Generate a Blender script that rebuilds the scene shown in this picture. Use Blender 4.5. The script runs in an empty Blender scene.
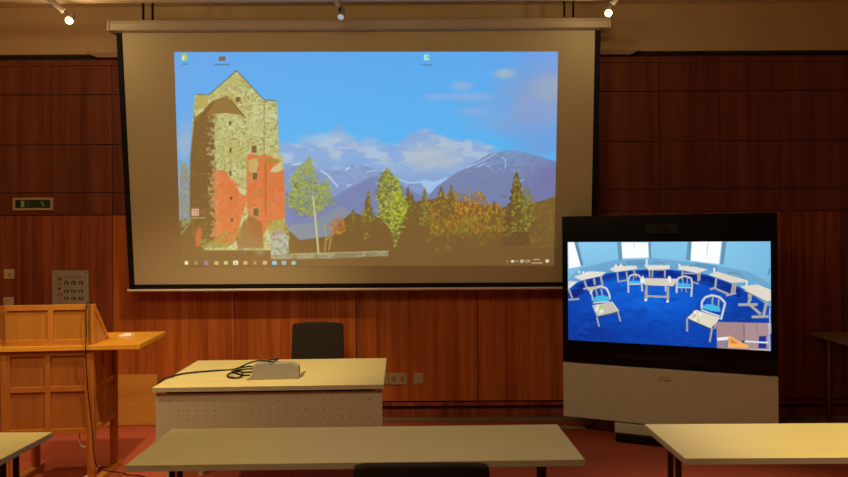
import bpy, bmesh, math, random
import numpy as np
from mathutils import Vector, Matrix
random.seed(4)
R = math.radians
S = bpy.context.scene
COL = S.collection

# ------------------------------------------------------------------ materials
def lin(c):
    c = np.asarray(c, float) / 255.0
    return np.where(c <= .04045, c / 12.92, ((c + .055) / 1.055) ** 2.4)

def mat(name, col, rough=.5, metal=0.0, spec=.4, bump=0.0, bscale=60, var=0.0, vscale=8, emit=None, estr=0):
    """plain surface with a little noise in tone and bump (all node based)"""
    m = bpy.data.materials.new(name); m.use_nodes = True
    n, l = m.node_tree.nodes, m.node_tree.links
    b = n['Principled BSDF']
    b.inputs['Roughness'].default_value = rough
    b.inputs['Metallic'].default_value = metal
    b.inputs['Specular IOR Level'].default_value = spec
    c = tuple(col) + (1,)
    b.inputs['Base Color'].default_value = c
    tc = n.new('ShaderNodeTexCoord')
    if var:
        t = n.new('ShaderNodeTexNoise'); t.inputs['Scale'].default_value = vscale; t.inputs['Detail'].default_value = 5
        l.new(tc.outputs['Object'], t.inputs['Vector'])
        r = n.new('ShaderNodeValToRGB')
        r.color_ramp.elements[0].position = .3; r.color_ramp.elements[1].position = .7
        r.color_ramp.elements[0].color = tuple(x * (1 - var) for x in col) + (1,)
        r.color_ramp.elements[1].color = tuple(min(1, x * (1 + var)) for x in col) + (1,)
        l.new(t.outputs['Fac'], r.inputs['Fac']); l.new(r.outputs['Color'], b.inputs['Base Color'])
    if bump:
        t = n.new('ShaderNodeTexNoise'); t.inputs['Scale'].default_value = bscale; t.inputs['Detail'].default_value = 3
        l.new(tc.outputs['Object'], t.inputs['Vector'])
        u = n.new('ShaderNodeBump'); u.inputs['Strength'].default_value = bump; u.inputs['Distance'].default_value = .01
        l.new(t.outputs['Fac'], u.inputs['Height']); l.new(u.outputs['Normal'], b.inputs['Normal'])
    if emit is not None:
        b.inputs['Emission Color'].default_value = tuple(emit) + (1,)
        b.inputs['Emission Strength'].default_value = estr
    return m

def wood(name, dark, light, rough=.4, ramp=(.34, .72), scale=(9, 9, .5), pitch=None, pz=None, knots=False, fine=(60, 60, 2), pvar=.25, off=0.0, spec=.35):
    """wood: long streaks along the axis with the small scale value; optional change of tone per veneer sheet"""
    m = bpy.data.materials.new(name); m.use_nodes = True
    n, l = m.node_tree.nodes, m.node_tree.links
    b = n['Principled BSDF']; b.inputs['Roughness'].default_value = rough
    b.inputs['Specular IOR Level'].default_value = spec
    tc = n.new('ShaderNodeTexCoord')
    vec = tc.outputs['Object']
    sheet = None
    if pitch:
        sx = n.new('ShaderNodeSeparateXYZ'); l.new(vec, sx.inputs[0])
        def snap(sock, p, o):
            a = n.new('ShaderNodeMath'); a.operation = 'ADD'; l.new(sock, a.inputs[0]); a.inputs[1].default_value = o
            d = n.new('ShaderNodeMath'); d.operation = 'DIVIDE'; l.new(a.outputs[0], d.inputs[0]); d.inputs[1].default_value = p
            f = n.new('ShaderNodeMath'); f.operation = 'FLOOR'; l.new(d.outputs[0], f.inputs[0]); return f.outputs[0]
        cx = n.new('ShaderNodeCombineXYZ')
        l.new(snap(sx.outputs['X'], pitch, off), cx.inputs[0])
        if pz: l.new(snap(sx.outputs['Z'], pz, 0), cx.inputs[2])
        w = n.new('ShaderNodeTexWhiteNoise'); l.new(cx.outputs[0], w.inputs['Vector']); sheet = w.outputs['Value']
        # shift the grain from sheet to sheet
        ad = n.new('ShaderNodeVectorMath'); ad.operation = 'SCALE'; l.new(w.outputs['Color'], ad.inputs[0]); ad.inputs['Scale'].default_value = 7
        a2 = n.new('ShaderNodeVectorMath'); a2.operation = 'ADD'; l.new(vec, a2.inputs[0]); l.new(ad.outputs[0], a2.inputs[1]); vec = a2.outputs[0]
    mp = n.new('ShaderNodeMapping'); mp.inputs['Scale'].default_value = scale; l.new(vec, mp.inputs['Vector'])
    t = n.new('ShaderNodeTexNoise'); t.inputs['Scale'].default_value = 1; t.inputs['Detail'].default_value = 4; t.inputs['Distortion'].default_value = .6
    l.new(mp.outputs[0], t.inputs['Vector'])
    mp2 = n.new('ShaderNodeMapping'); mp2.inputs['Scale'].default_value = fine; l.new(vec, mp2.inputs['Vector'])
    t2 = n.new('ShaderNodeTexNoise'); t2.inputs['Scale'].default_value = 1; t2.inputs['Detail'].default_value = 3
    l.new(mp2.outputs[0], t2.inputs['Vector'])
    mx = n.new('ShaderNodeMath'); mx.operation = 'MULTIPLY_ADD'; l.new(t2.outputs['Fac'], mx.inputs[0]); mx.inputs[1].default_value = .35
    sc = n.new('ShaderNodeMath'); sc.operation = 'MULTIPLY'; l.new(t.outputs['Fac'], sc.inputs[0]); sc.inputs[1].default_value = .75
    l.new(sc.outputs[0], mx.inputs[2])
    fac = mx.outputs[0]
    if sheet is not None:
        m3 = n.new('ShaderNodeMath'); m3.operation = 'MULTIPLY_ADD'; l.new(sheet, m3.inputs[0]); m3.inputs[1].default_value = pvar; l.new(fac, m3.inputs[2])
        s3 = n.new('ShaderNodeMath'); s3.operation = 'SUBTRACT'; l.new(m3.outputs[0], s3.inputs[0]); s3.inputs[1].default_value = pvar / 2; fac = s3.outputs[0]
    r = n.new('ShaderNodeValToRGB'); e = r.color_ramp.elements
    e[0].position = ramp[0]; e[0].color = tuple(dark) + (1,); e[1].position = ramp[1]; e[1].color = tuple(light) + (1,)
    l.new(fac, r.inputs['Fac'])
    out = r.outputs['Color']
    if knots:
        v = n.new('ShaderNodeTexVoronoi'); v.inputs['Scale'].default_value = 7; l.new(tc.outputs['Object'], v.inputs['Vector'])
        rr = n.new('ShaderNodeValToRGB'); rr.color_ramp.elements[0].position = .05; rr.color_ramp.elements[1].position = .13
        rr.color_ramp.elements[0].color = (.35, .25, .2, 1); rr.color_ramp.elements[1].color = (1, 1, 1, 1)
        l.new(v.outputs['Distance'], rr.inputs['Fac'])
        mm = n.new('ShaderNodeMix'); mm.data_type = 'RGBA'; mm.blend_type = 'MULTIPLY'; mm.inputs['Factor'].default_value = 1
        l.new(out, mm.inputs['A']); l.new(rr.outputs['Color'], mm.inputs['B']); out = mm.outputs['Result']
    l.new(out, b.inputs['Base Color'])
    u = n.new('ShaderNodeBump'); u.inputs['Strength'].default_value = .08; u.inputs['Distance'].default_value = .003
    l.new(t2.outputs['Fac'], u.inputs['Height']); l.new(u.outputs['Normal'], b.inputs['Normal'])
    return m

def carpet(name):
    m = bpy.data.materials.new(name); m.use_nodes = True
    n, l = m.node_tree.nodes, m.node_tree.links
    b = n['Principled BSDF']; b.inputs['Roughness'].default_value = .95; b.inputs['Specular IOR Level'].default_value = .1
    tc = n.new('ShaderNodeTexCoord')
    t = n.new('ShaderNodeTexNoise'); t.inputs['Scale'].default_value = 160; t.inputs['Detail'].default_value = 4; l.new(tc.outputs['Object'], t.inputs['Vector'])
    t2 = n.new('ShaderNodeTexNoise'); t2.inputs['Scale'].default_value = 1.5; l.new(tc.outputs['Object'], t2.inputs['Vector'])
    a = n.new('ShaderNodeMath'); a.operation = 'MULTIPLY_ADD'; l.new(t2.outputs['Fac'], a.inputs[0]); a.inputs[1].default_value = .3
    s = n.new('ShaderNodeMath'); s.operation = 'MULTIPLY'; l.new(t.outputs['Fac'], s.inputs[0]); s.inputs[1].default_value = .7
    l.new(s.outputs[0], a.inputs[2])
    r = n.new('ShaderNodeValToRGB'); e = r.color_ramp.elements
    e[0].position = .3; e[0].color = CARPET_D + (1,); e[1].position = .7; e[1].color = CARPET_L + (1,)
    l.new(a.outputs[0], r.inputs['Fac']); l.new(r.outputs['Color'], b.inputs['Base Color'])
    u = n.new('ShaderNodeBump'); u.inputs['Strength'].default_value = .4; u.inputs['Distance'].default_value = .004
    l.new(t.outputs['Fac'], u.inputs['Height']); l.new(u.outputs['Normal'], b.inputs['Normal'])
    return m

CARPET_D, CARPET_L = (.36, .074, .036), (.52, .124, .064)
M = {}
M['carpet'] = carpet('terracotta_carpet')
M['plaster'] = mat('cream_plaster', (.62, .45, .25), .9, bump=.08, bscale=90, var=.03, vscale=3, spec=.1)
M['ceiling'] = mat('ceiling_paint', (.82, .68, .48), .9, bump=.05, bscale=60, var=.02, vscale=3, spec=.1)
M['veneer'] = wood('cherry_veneer', (.11, .025, .014), (.25, .066, .034), .42, ramp=(.38, .72), scale=(11, 11, .35), pitch=.5174, pvar=.06, off=.064)
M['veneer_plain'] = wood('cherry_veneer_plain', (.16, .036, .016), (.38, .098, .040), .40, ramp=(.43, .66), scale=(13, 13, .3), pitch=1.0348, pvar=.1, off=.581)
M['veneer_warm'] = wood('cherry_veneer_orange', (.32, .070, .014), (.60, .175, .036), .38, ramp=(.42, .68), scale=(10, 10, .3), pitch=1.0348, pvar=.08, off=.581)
M['gap_lit'] = mat('lit_gap_strip', (.40, .25, .17), .6)
M['rail_wood'] = wood('cherry_rail', (.22, .06, .035), (.34, .10, .055), .40, scale=(.5, 9, 9), fine=(3, 60, 60))
M['groove'] = mat('panel_joint', (.10, .025, .012), .7)
M['gap'] = mat('shadow_gap_board', (.02, .015, .012), .8)
M['skirt'] = mat('skirting_grey', (.22, .17, .11), .6)
M['case'] = mat('screen_case_paint', (.46, .38, .29), .5, var=.02, vscale=4)
M['fabric'] = mat('screen_fabric', (.52, .45, .29), .85, spec=.15, var=.015, vscale=2)
M['black_edge'] = mat('black_border_fabric', (.012, .012, .013), .8, spec=.1)
M['white_bar'] = mat('white_lacquered_bar', (.75, .66, .58), .4)
M['track'] = mat('track_enamel', (.62, .50, .34), .4)
M['spot_metal'] = mat('spot_metal', (.42, .36, .32), .35, metal=.6)
M['black_plastic'] = mat('black_plastic', (.012, .012, .012), .4)
M['bulb'] = mat('lit_bulb', (1, .9, .7), .4, emit=(1, .78, .36), estr=2.6)
M['bulb_blue'] = mat('lamp_glass', (.6, .7, .75), .1, emit=(.6, .8, 1), estr=.35)
M['beech_top'] = wood('pale_beech_laminate', (.70, .63, .27), (.76, .69, .32), .38, scale=(.8, 14, 14), fine=(3, 90, 90), pvar=.05)
M['edge_band'] = mat('beech_edge_band', (.50, .46, .34), .5, var=.04, vscale=20)
M['white_metal'] = mat('white_powder_coat', (.62, .60, .48), .5)
M['steel'] = mat('satin_chrome', (.45, .42, .38), .25, metal=1)
M['dark_metal'] = mat('dark_metal', (.06, .045, .04), .4, metal=.7)
M['lectern_wood'] = wood('cherry_frame', (.46, .17, .028), (.60, .25, .042), .36, scale=(6, 6, 1.2), fine=(50, 50, 5))
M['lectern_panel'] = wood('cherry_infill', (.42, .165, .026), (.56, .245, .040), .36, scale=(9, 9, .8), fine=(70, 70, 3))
M['lectern_body_shaded'] = wood('cherry_body_infill_shaded', (.28, .085, .020), (.40, .135, .032), .36, scale=(9, 9, .8), fine=(70, 70, 3))  # redder wood of the body; shade below the shelf is in the colour too
M['lectern_leg'] = wood('cherry_posts', (.36, .115, .022), (.48, .17, .032), .36, scale=(6, 6, 1.2), fine=(50, 50, 5))
M['lectern_top'] = wood('cherry_shelf', (.68, .30, .030), (.80, .39, .045), .32, scale=(1, 8, 8), fine=(4, 60, 60))
M['pine'] = wood('pine_plywood', (.56, .25, .045), (.68, .33, .065), .55, scale=(.8, 6, 6), fine=(3, 50, 50), knots=True)
M['chair_cloth'] = mat('charcoal_upholstery', (.030, .024, .020), .85, bump=.3, bscale=300, spec=.2)
M['cable'] = mat('black_cable', (.012, .009, .008), .5)
M['white_cable'] = mat('white_cable', (.7, .66, .62), .5)
M['grey_box'] = mat('grey_painted_sheet', (.36, .34, .30), .45, var=.03, vscale=10)
M['ivory'] = mat('ivory_plastic', (.66, .56, .36), .45)
M['ivory_dim'] = mat('brown_grey_plastic', (.42, .33, .20), .5)
M['dark_hole'] = mat('dark_opening', (.02, .012, .01), .7)
M['plate'] = mat('grey_anodised_plate', (.44, .43, .40), .45, metal=.2)
M['ink'] = mat('dark_ink', (.07, .06, .055), .7)
M['red_key'] = mat('red_bezel', (.35, .04, .03), .5)
M['sign_frame'] = mat('sign_frame', (.55, .40, .25), .5)
M['sign_green'] = mat('sign_dark_green', (.012, .045, .016), .5)
M['sign_mark'] = mat('sign_pictogram', (.42, .42, .30), .6)
M['sign_mark_dim'] = mat('sign_pictogram_green', (.06, .13, .07), .6)
M['bezel'] = mat('gloss_black_glass', (.005, .005, .006), .25, spec=.25)
M['bezel_matt'] = mat('matt_black_housing', (.006, .006, .006), .5, spec=.25)
M['lens'] = mat('lens_glass', (.02, .02, .025), .05, spec=.8)
M['front_white'] = mat('warm_white_panel', (.62, .68, .56), .42, var=.015, vscale=2)
M['logo_ink'] = mat('grey_print', (.20, .17, .13), .6)
M['paper'] = mat('white_paper', (.85, .83, .78), .8)
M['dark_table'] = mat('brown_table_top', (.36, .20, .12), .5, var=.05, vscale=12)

# ------------------------------------------------------------------ mesh helpers
def new_obj(name, bm, m, parent=None, smooth=False, bevel=0):
    bmesh.ops.recalc_face_normals(bm, faces=bm.faces)
    me = bpy.data.meshes.new(name); bm.to_mesh(me); bm.free()
    for x in (m if isinstance(m, (list, tuple)) else [m]): me.materials.append(M[x])
    if smooth:
        for p in me.polygons: p.use_smooth = True
    o = bpy.data.objects.new(name, me); COL.objects.link(o)
    if parent is not None: o.parent = parent
    if bevel:
        b = o.modifiers.new('bevel', 'BEVEL'); b.width = bevel; b.segments = 3; b.limit_method = 'ANGLE'; b.angle_limit = R(35)
    return o

def bx(bm, lo, hi, mi=0, mtx=None):
    x0, y0, z0 = lo; x1, y1, z1 = hi
    v = [bm.verts.new(p) for p in ((x0, y0, z0), (x1, y0, z0), (x1, y1, z0), (x0, y1, z0), (x0, y0, z1), (x1, y0, z1), (x1, y1, z1), (x0, y1, z1))]
    if mtx is not None:
        for q in v: q.co = mtx @ q.co
    for f in ((3, 2, 1, 0), (4, 5, 6, 7), (0, 1, 5, 4), (1, 2, 6, 5), (2, 3, 7, 6), (3, 0, 4, 7)):
        bm.faces.new([v[i] for i in f]).material_index = mi
    return v

def prism(bm, pts, d, mi=0):
    """pts: list of 3D points of one face; d: extrusion vector"""
    a = [bm.verts.new(p) for p in pts]; d = Vector(d)
    b = [bm.verts.new(Vector(p) + d) for p in pts]
    bm.faces.new(a).material_index = mi; bm.faces.new(b[::-1]).material_index = mi
    for i in range(len(a)):
        j = (i + 1) % len(a); bm.faces.new((a[i], b[i], b[j], a[j])).material_index = mi

def frame_of(d):
    d = d.normalized(); u = Vector((0, 0, 1)) if abs(d.z) < .9 else Vector((1, 0, 0))
    a = d.cross(u).normalized(); return a, d.cross(a).normalized()

def tube(bm, pts, r, n=10, mi=0):
    pts = [Vector(p) for p in pts]; rings = []
    rr = r if isinstance(r, (list, tuple)) else [r] * len(pts)
    a = None
    for i, p in enumerate(pts):
        d = (pts[min(i + 1, len(pts) - 1)] - pts[max(i - 1, 0)])
        if a is None: a, b = frame_of(d)
        else:
            dn = d.normalized(); a = (a - dn * a.dot(dn)).normalized(); b = dn.cross(a)
        rings.append([bm.verts.new(p + a * math.cos(t) * rr[i] + b * math.sin(t) * rr[i]) for t in [2 * math.pi * k / n for k in range(n)]])
    for i in range(len(rings) - 1):
        for k in range(n):
            q = (k + 1) % n
            bm.faces.new((rings[i][k], rings[i][q], rings[i + 1][q], rings[i + 1][k])).material_index = mi
    bm.faces.new(rings[0][::-1]).material_index = mi; bm.faces.new(rings[-1]).material_index = mi

def smooth_path(p, k=6):
    p = [Vector(q) for q in p]; out = []
    for i in range(len(p) - 1):
        a, b, c, d = p[max(i - 1, 0)], p[i], p[i + 1], p[min(i + 2, len(p) - 1)]
        for j in range(k):
            t = j / k
            out.append(.5 * ((2 * b) + (-a + c) * t + (2 * a - 5 * b + 4 * c - d) * t * t + (-a + 3 * b - 3 * c + d) * t ** 3))
    out.append(p[-1]); return out

def disc(bm, c, r, d, h, n=20, mi=0):
    c = Vector(c); d = Vector(d).normalized(); tube(bm, [c, c + d * h], r, n, mi)

def B(*boxes):
    bm = bmesh.new()
    for b in boxes: bx(bm, *b)
    return bm

def thing(name, label, cat, loc=(0, 0, 0), rz=0, group=None):
    o = bpy.data.objects.new(name, None); COL.objects.link(o); o.empty_display_size = .1
    o.location = loc; o.rotation_euler = (0, 0, rz)
    o['label'] = label; o['category'] = cat
    if group: o['group'] = group
    return o

def tag(o, label, cat, group=None):
    o['label'] = label; o['category'] = cat
    if group: o['group'] = group
    return o

def struct(name, bm, m, parent=None, **k):
    o = new_obj(name, bm, m, parent, **k)
    if parent is None: o['kind'] = 'structure'
    return o

def copy_tree(o, parent=None):
    c = o.copy(); COL.objects.link(c)
    if parent is not None: c.parent = parent
    for ch in list(o.children): copy_tree(ch, c)
    return c

# ------------------------------------------------------------------ room shell
D = 5.42                       # distance of the panelled wall
XL, XR, YB, H = -4.3, 4.5, -3.6, 3.545
struct('floor', B(((XL - .1, YB - .1, -.1), (XR + .1, D + .2, 0))), 'carpet')
struct('ceiling', B(((XL - .1, YB - .1, H), (XR + .1, D + .2, H + .1))), 'ceiling')
struct('wall_left', B(((XL - .1, YB, 0), (XL, D + .2, H))), 'plaster')
struct('wall_right', B(((XR, YB, 0), (XR + .1, D + .2, H))), 'plaster')
struct('wall_rear', B(((XL, YB - .1, 0), (XR, YB, H))), 'plaster')
# upper plaster strip and the backing of the panelling
bm = B(((XL, D, 3.145), (XR, D + .15, H), 0), ((XL, D + .05, 3.095), (XR, D + .15, 3.145), 1), ((XL, D + .02, 0), (XR, D + .15, 3.095), 2))
struct('wall_back', bm, ['plaster', 'gap', 'groove'])
# veneer panels: square fields in the upper rows, tall sheets below
rows = [(2.812, 3.045), (2.386, 2.796), (1.978, 2.371), (1.784, 1.963)]
P0 = -2.651; PP = .5174
g = .0028
top = bmesh.new()
bx(top, (XL, D - .012, 3.053), (XR, D + .02, 3.095))
k0, k1 = -4, 14
for (z0, z1) in rows:
    for k in range(k0, k1):
        a = max(XL, P0 + k * PP + g); b_ = min(XR, P0 + (k + 1) * PP - g)
        if b_ > a: bx(top, (a, D - .008, z0), (b_, D + .02, z1))
o = struct('trim_4', top, 'veneer', bevel=.003)
# horizontal rails between the rows
bm = bmesh.new()
for z in (3.049, 2.804, 2.3785, 1.9705, 1.7765):
    bx(bm, (XL, D - .011, z - .0005), (XR, D + .02, z + .0055))
struct('trim_5', bm, 'rail_wood')
low_l, low_m, low_r = bmesh.new(), bmesh.new(), bmesh.new()
k = -2
for k in range(-2, 8):
    a = P0 + k * 2 * PP + g; b_ = P0 + (k + 1) * 2 * PP - g
    a, b_ = max(a, XL), min(b_, XR)
    if b_ <= a: continue
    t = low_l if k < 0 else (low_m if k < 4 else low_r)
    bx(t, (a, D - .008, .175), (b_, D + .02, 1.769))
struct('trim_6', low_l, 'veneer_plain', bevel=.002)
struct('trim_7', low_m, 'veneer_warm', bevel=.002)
struct('trim_8', low_r, 'veneer_plain', bevel=.002)
struct('trim_1', B(((XL, D - .02, .135), (XR, D + .02, .162))), 'veneer_plain', bevel=.003)
struct('baseboard_back', B(((XL, D - .004, .036), (XR, D + .02, .102))), 'veneer_plain')
struct('trim_2', B(((XL, D - .03, 0), (XR, D + .02, .034))), 'skirt', bevel=.004)
# pale strip: spot-lit stretch of the shadow gap put into colour and shape
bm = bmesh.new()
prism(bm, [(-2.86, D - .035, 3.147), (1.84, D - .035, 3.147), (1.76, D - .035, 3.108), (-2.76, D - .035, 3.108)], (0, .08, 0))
struct('trim_3', bm, 'gap_lit')

# ------------------------------------------------------------------ painted pictures (projector image, video image)
def homography(src, dst):
    A = []; b = []
    for (x, y), (u, v) in zip(src, dst):
        A.append([x, y, 1, 0, 0, 0, -u * x, -u * y]); b.append(u)
        A.append([0, 0, 0, x, y, 1, -v * x, -v * y]); b.append(v)
    h = np.linalg.solve(np.array(A, float), np.array(b, float))
    return np.append(h, 1).reshape(3, 3)

class Canvas:
    """a small raster painter; figures are given in the drawing's own units and squared up onto the canvas"""
    def __init__(s, w, h, corners, base):
        s.w, s.h = w, h
        s.H = homography(corners, [(0, 0), (w, 0), (w, h), (0, h)])
        s.a = np.zeros((h, w, 3)); s.a[:] = base
        s.Y, s.X = np.mgrid[0:h, 0:w] + .5
        iH = np.linalg.inv(s.H); q = iH @ np.stack([s.X.ravel(), s.Y.ravel(), np.ones(w * h)])
        s.px = (q[0] / q[2]).reshape(h, w); s.py = (q[1] / q[2]).reshape(h, w)
        s.rng = np.random.RandomState(3)
    def mask(s, pts, soft=0):
        p = np.array([[x, y, 1.0] for x, y in pts]) @ s.H.T; p = p[:, :2] / p[:, 2:]
        x0, y0 = np.floor(p.min(0)).astype(int) - 1; x1, y1 = np.ceil(p.max(0)).astype(int) + 1
        x0, y0 = max(x0, 0), max(y0, 0); x1, y1 = min(x1, s.w), min(y1, s.h)
        m = np.zeros((s.h, s.w))
        if x1 <= x0 or y1 <= y0: return m
        acc = np.zeros((y1 - y0, x1 - x0))
        for dx in (-.33, 0, .33):
            for dy in (-.33, 0, .33):
                X = s.X[y0:y1, x0:x1] + dx; Y = s.Y[y0:y1, x0:x1] + dy; ins = np.zeros(X.shape, bool)
                for i in range(len(p)):
                    (xa, ya), (xb, yb) = p[i], p[i - 1]
                    if ya == yb: continue
                    c = (ya > Y) != (yb > Y)
                    ins ^= c & (X < (xb - xa) * (Y - ya) / (yb - ya) + xa)
                acc += ins
        m[y0:y1, x0:x1] = acc / 9
        for _ in range(soft): m = s.blur(m)
        return m
    def blur(s, m):
        q = np.pad(m, ((1, 1), (1, 1)), 'edge')
        m = (q[:-2, 1:-1] + q[2:, 1:-1] + 2 * q[1:-1, 1:-1]) / 4
        q = np.pad(m, ((1, 1), (1, 1)), 'edge'); return (q[1:-1, :-2] + q[1:-1, 2:] + 2 * q[1:-1, 1:-1]) / 4
    def put(s, m, col, al=1.0):
        m = (m * al)[..., None]; s.a = s.a * (1 - m) + np.asarray(col, float) * m
    def poly(s, pts, col, al=1.0, soft=0): s.put(s.mask(pts, soft), col, al)
    def line(s, pts, w, col, al=1.0):
        for (xa, ya), (xb, yb) in zip(pts[:-1], pts[1:]):
            dx, dy = xb - xa, yb - ya; L = math.hypot(dx, dy) or 1; nx, ny = -dy / L * w / 2, dx / L * w / 2
            s.poly([(xa + nx, ya + ny), (xb + nx, yb + ny), (xb - nx, yb - ny), (xa - nx, ya - ny)], col, al)
    def noise(s, sc, sy=None, seed=0, octaves=1):
        sy = sy or sc; out = np.zeros((s.h, s.w)); amp = 1; tot = 0
        for o in range(octaves):
            r = np.random.RandomState(seed + o * 17); gx, gy = int(s.px.max() / sc) + 3, int(s.py.max() / sy) + 3
            G = r.rand(gy + 2, gx + 2); fx = np.clip(s.px / sc, 0, gx); fy = np.clip(s.py / sy, 0, gy)
            ix, iy = fx.astype(int), fy.astype(int); tx, ty = fx - ix, fy - iy
            tx = tx * tx * (3 - 2 * tx); ty = ty * ty * (3 - 2 * ty)
            v = (G[iy, ix] * (1 - tx) + G[iy, ix + 1] * tx) * (1 - ty) + (G[iy + 1, ix] * (1 - tx) + G[iy + 1, ix + 1] * tx) * ty
            out += v * amp; tot += amp; amp *= .55; sc /= 2; sy /= 2
        return out / tot
    def blob(s, x, y, rx, ry, col, al):
        d = ((s.px - x) / rx) ** 2 + ((s.py - y) / ry) ** 2; s.put(np.exp(-d * 1.2), col, al)

FAB = np.array((124, 93, 50.))           # fabric under room light; dark picture parts glow with a share of this brown

def paint_projection():
    c = Canvas(720, 406, [(174, 52), (558, 52), (554, 266), (181, 266)], (92, 168, 236))
    X, Y = c.px, c.py
    t = np.clip((Y - 52) / 120, 0, 1)[..., None]
    sky = np.array((98, 170, 236)) * (1 - t) + np.array((96, 184, 242)) * t
    c.a[:] = sky
    c.put(np.clip((250 - X) / 90, 0, 1), (104, 160, 228), .6)
    c.put(np.clip((X - 480) / 90, 0, 1) * np.clip((160 - Y) / 90, 0, 1), (108, 150, 222), .8)
    n1 = c.noise(42, 14, 5, 4); n2 = c.noise(18, 7, 9, 3)
    # cloud masses
    def cloud(x, y, rx, ry, col, al, e=.8):
        d = np.exp(-(((X - x) / rx) ** 2 + ((Y - y) / ry) ** 2) * 1.1); m = np.clip(d * 1.6 * (.25 + 1.3 * (n1 * .5 + n2 * .5)) - .25, 0, 1); c.put(m, col, al)
    nb = c.noise(26, 30, 15, 4); nf = c.noise(12, 5, 19, 4)
    tl = 140 + (nb - .5) * 44 - 8 * np.exp(-((X - 330) / 30) ** 2) - 10 * np.exp(-((X - 450) / 40) ** 2) + np.clip((306 - X) / 3.0, 0, 60) + np.clip((X - 478) / 2.0, 0, 60)
    band = np.clip((Y - tl) / 7, 0, 1)
    c.put(band, (146, 170, 214), .85); c.put(band * np.clip((Y - 160) / 25, 0, 1), (140, 160, 206), .6)
    c.put(band * np.clip((nf - .46) * 6, 0, 1) * np.clip((178 - Y) / 20, 0, 1), (182, 198, 214), .75)
    cloud(437, 157, 36, 15, (182, 192, 200), .8, .4); cloud(325, 139, 28, 7, (176, 194, 218), .7, .5)
    cloud(540, 100, 45, 45, (138, 160, 205), .9); cloud(520, 115, 60, 22, (140, 162, 208), .7); cloud(552, 90, 22, 16, (156, 172, 190), .7)
    cloud(505, 74, 13, 6, (166, 182, 200), .9, .5); cloud(462, 86, 12, 5, (150, 178, 218), .8, .5); cloud(470, 97, 30, 5, (145, 175, 220), .8, .5)
    cloud(437, 97, 16, 4, (138, 176, 228), .8, .5); cloud(475, 112, 16, 5, (146, 174, 220), .8, .5); cloud(540, 140, 30, 18, (118, 162, 218), .8)
    cloud(185, 142, 12, 26, (150, 178, 206), .95); cloud(184, 175, 10, 14, (150, 160, 190), .9)
    # distant ranges
    m1 = [(278, 190), (281, 164), (290, 163), (297, 164), (303, 168), (312, 166), (324, 169), (333, 171), (343, 169), (350, 165), (357, 165), (366, 166), (376, 169), (383, 176), (398, 180), (404, 183), (412, 184), (424, 181), (430, 184), (436, 182), (560, 240), (278, 240)]
    k = c.mask(m1); c.put(k, (132, 154, 198)); c.put(k * (c.noise(5, 3, 21, 3) > .52), (150, 172, 214), .45)
    c.poly([(330, 200), (345, 190), (372, 176), (384, 176), (398, 184), (415, 192), (440, 205), (440, 240), (290, 240), (300, 200)], (122, 130, 172), .85, 2)
    c.poly([(284, 190), (300, 200), (310, 215), (284, 232)], (122, 128, 172), .8, 2)
    for p, w in (([(320, 170), (328, 175), (334, 182), (338, 187)], 1.6), ([(345, 170), (350, 167)], 2), ([(355, 166.5), (359, 166)], 1), ([(291, 164.5), (300, 164.5)], 1.4), ([(346, 186), (351, 184)], 1.2), ([(366, 172), (377, 170)], 1), ([(399, 179.5), (410, 183), (421, 182)], 1.2)):
        c.line(p, w, (196, 216, 234), .85)
    c.poly([(420, 180.5), (428, 180), (434, 182), (440, 179.5), (448, 177), (440, 190), (432, 196), (424, 188)], (170, 206, 238), .8)
    m2 = [(428, 196), (437, 186), (449, 178), (457, 172), (466, 169), (474, 163), (484, 157), (490, 154), (500, 152), (508, 150), (518, 151), (530, 154), (541, 157), (550, 160), (562, 163), (562, 245), (428, 245)]
    k = c.mask(m2); c.put(k, (124, 134, 172)); tt = np.clip((Y - 150) / 22, 0, 1)
    c.put(k * (1 - tt), (122, 148, 190), .9)
    c.put(k * (c.noise(4, 2.2, 31, 3) > .53) * np.clip((182 - Y) / 14, 0, 1), (140, 162, 200), .5)
    c.put(k * np.clip((X - 515) / 30, 0, 1) * tt, (124, 120, 166), .7)
    for p in ([(466, 168), (478, 163), (486, 159), (495, 154)], [(477, 167), (486, 163)], [(502, 157), (506, 162), (505, 168)], [(487, 167), (490, 166)], [(520, 181), (524, 180)]): c.line(p, 1.1, (186, 206, 228), .75)
    c.poly([(284, 232), (290, 225), (310, 222), (325, 215), (340, 205), (350, 212), (345, 245), (284, 250)], (140, 148, 150), .75, 2)
    spk = c.noise(2.2, 2.2, 41, 2); spk2 = c.noise(3.6, 3.6, 43, 2)
    DK = FAB * 1.03
    def foliage(pts, cols, hole=.42, seed=1, al=1.0, low=None, soft=0):
        k = c.mask(pts, soft); n = c.noise(3.2, 3.2, seed, 2); q = c.noise(1.5, 1.9, seed + 3, 2)
        if low is not None: al_ = np.clip((low - Y) / 18, 0, 1)
        else: al_ = 1
        w1 = np.clip((q - hole) * 7 + .4, 0, 1)
        c.put(k * w1, cols[0], al * .75)
        c.put(k * al_ * np.clip((n - .46) * 7, 0, 1) * w1, cols[1], al * .7)
        c.put(k * al_ * np.clip((q - .58) * 8, 0, 1), cols[2], al * .75)
        c.put(k * np.clip((.36 - q) * 8, 0, 1), DK, al * .55)
    def conifer(x, y0, y1, w, seed, jag=9):
        r = random.Random(seed); L = []; Rr = []
        for i in range(jag):
            f = (i + 1) / jag; yy = y0 + (y1 - y0) * f
            g_ = f ** .8; L += [(x - w * g_ * (.55 + .15 * r.random()), yy - (y1 - y0) / jag * .45), (x - w * g_ * (.95 + .25 * r.random()), yy)]
            Rr += [(x + w * g_ * (.55 + .15 * r.random()), yy - (y1 - y0) / jag * .45), (x + w * g_ * (.95 + .25 * r.random()), yy)]
        return [(x, y0)] + Rr + L[::-1]
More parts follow.
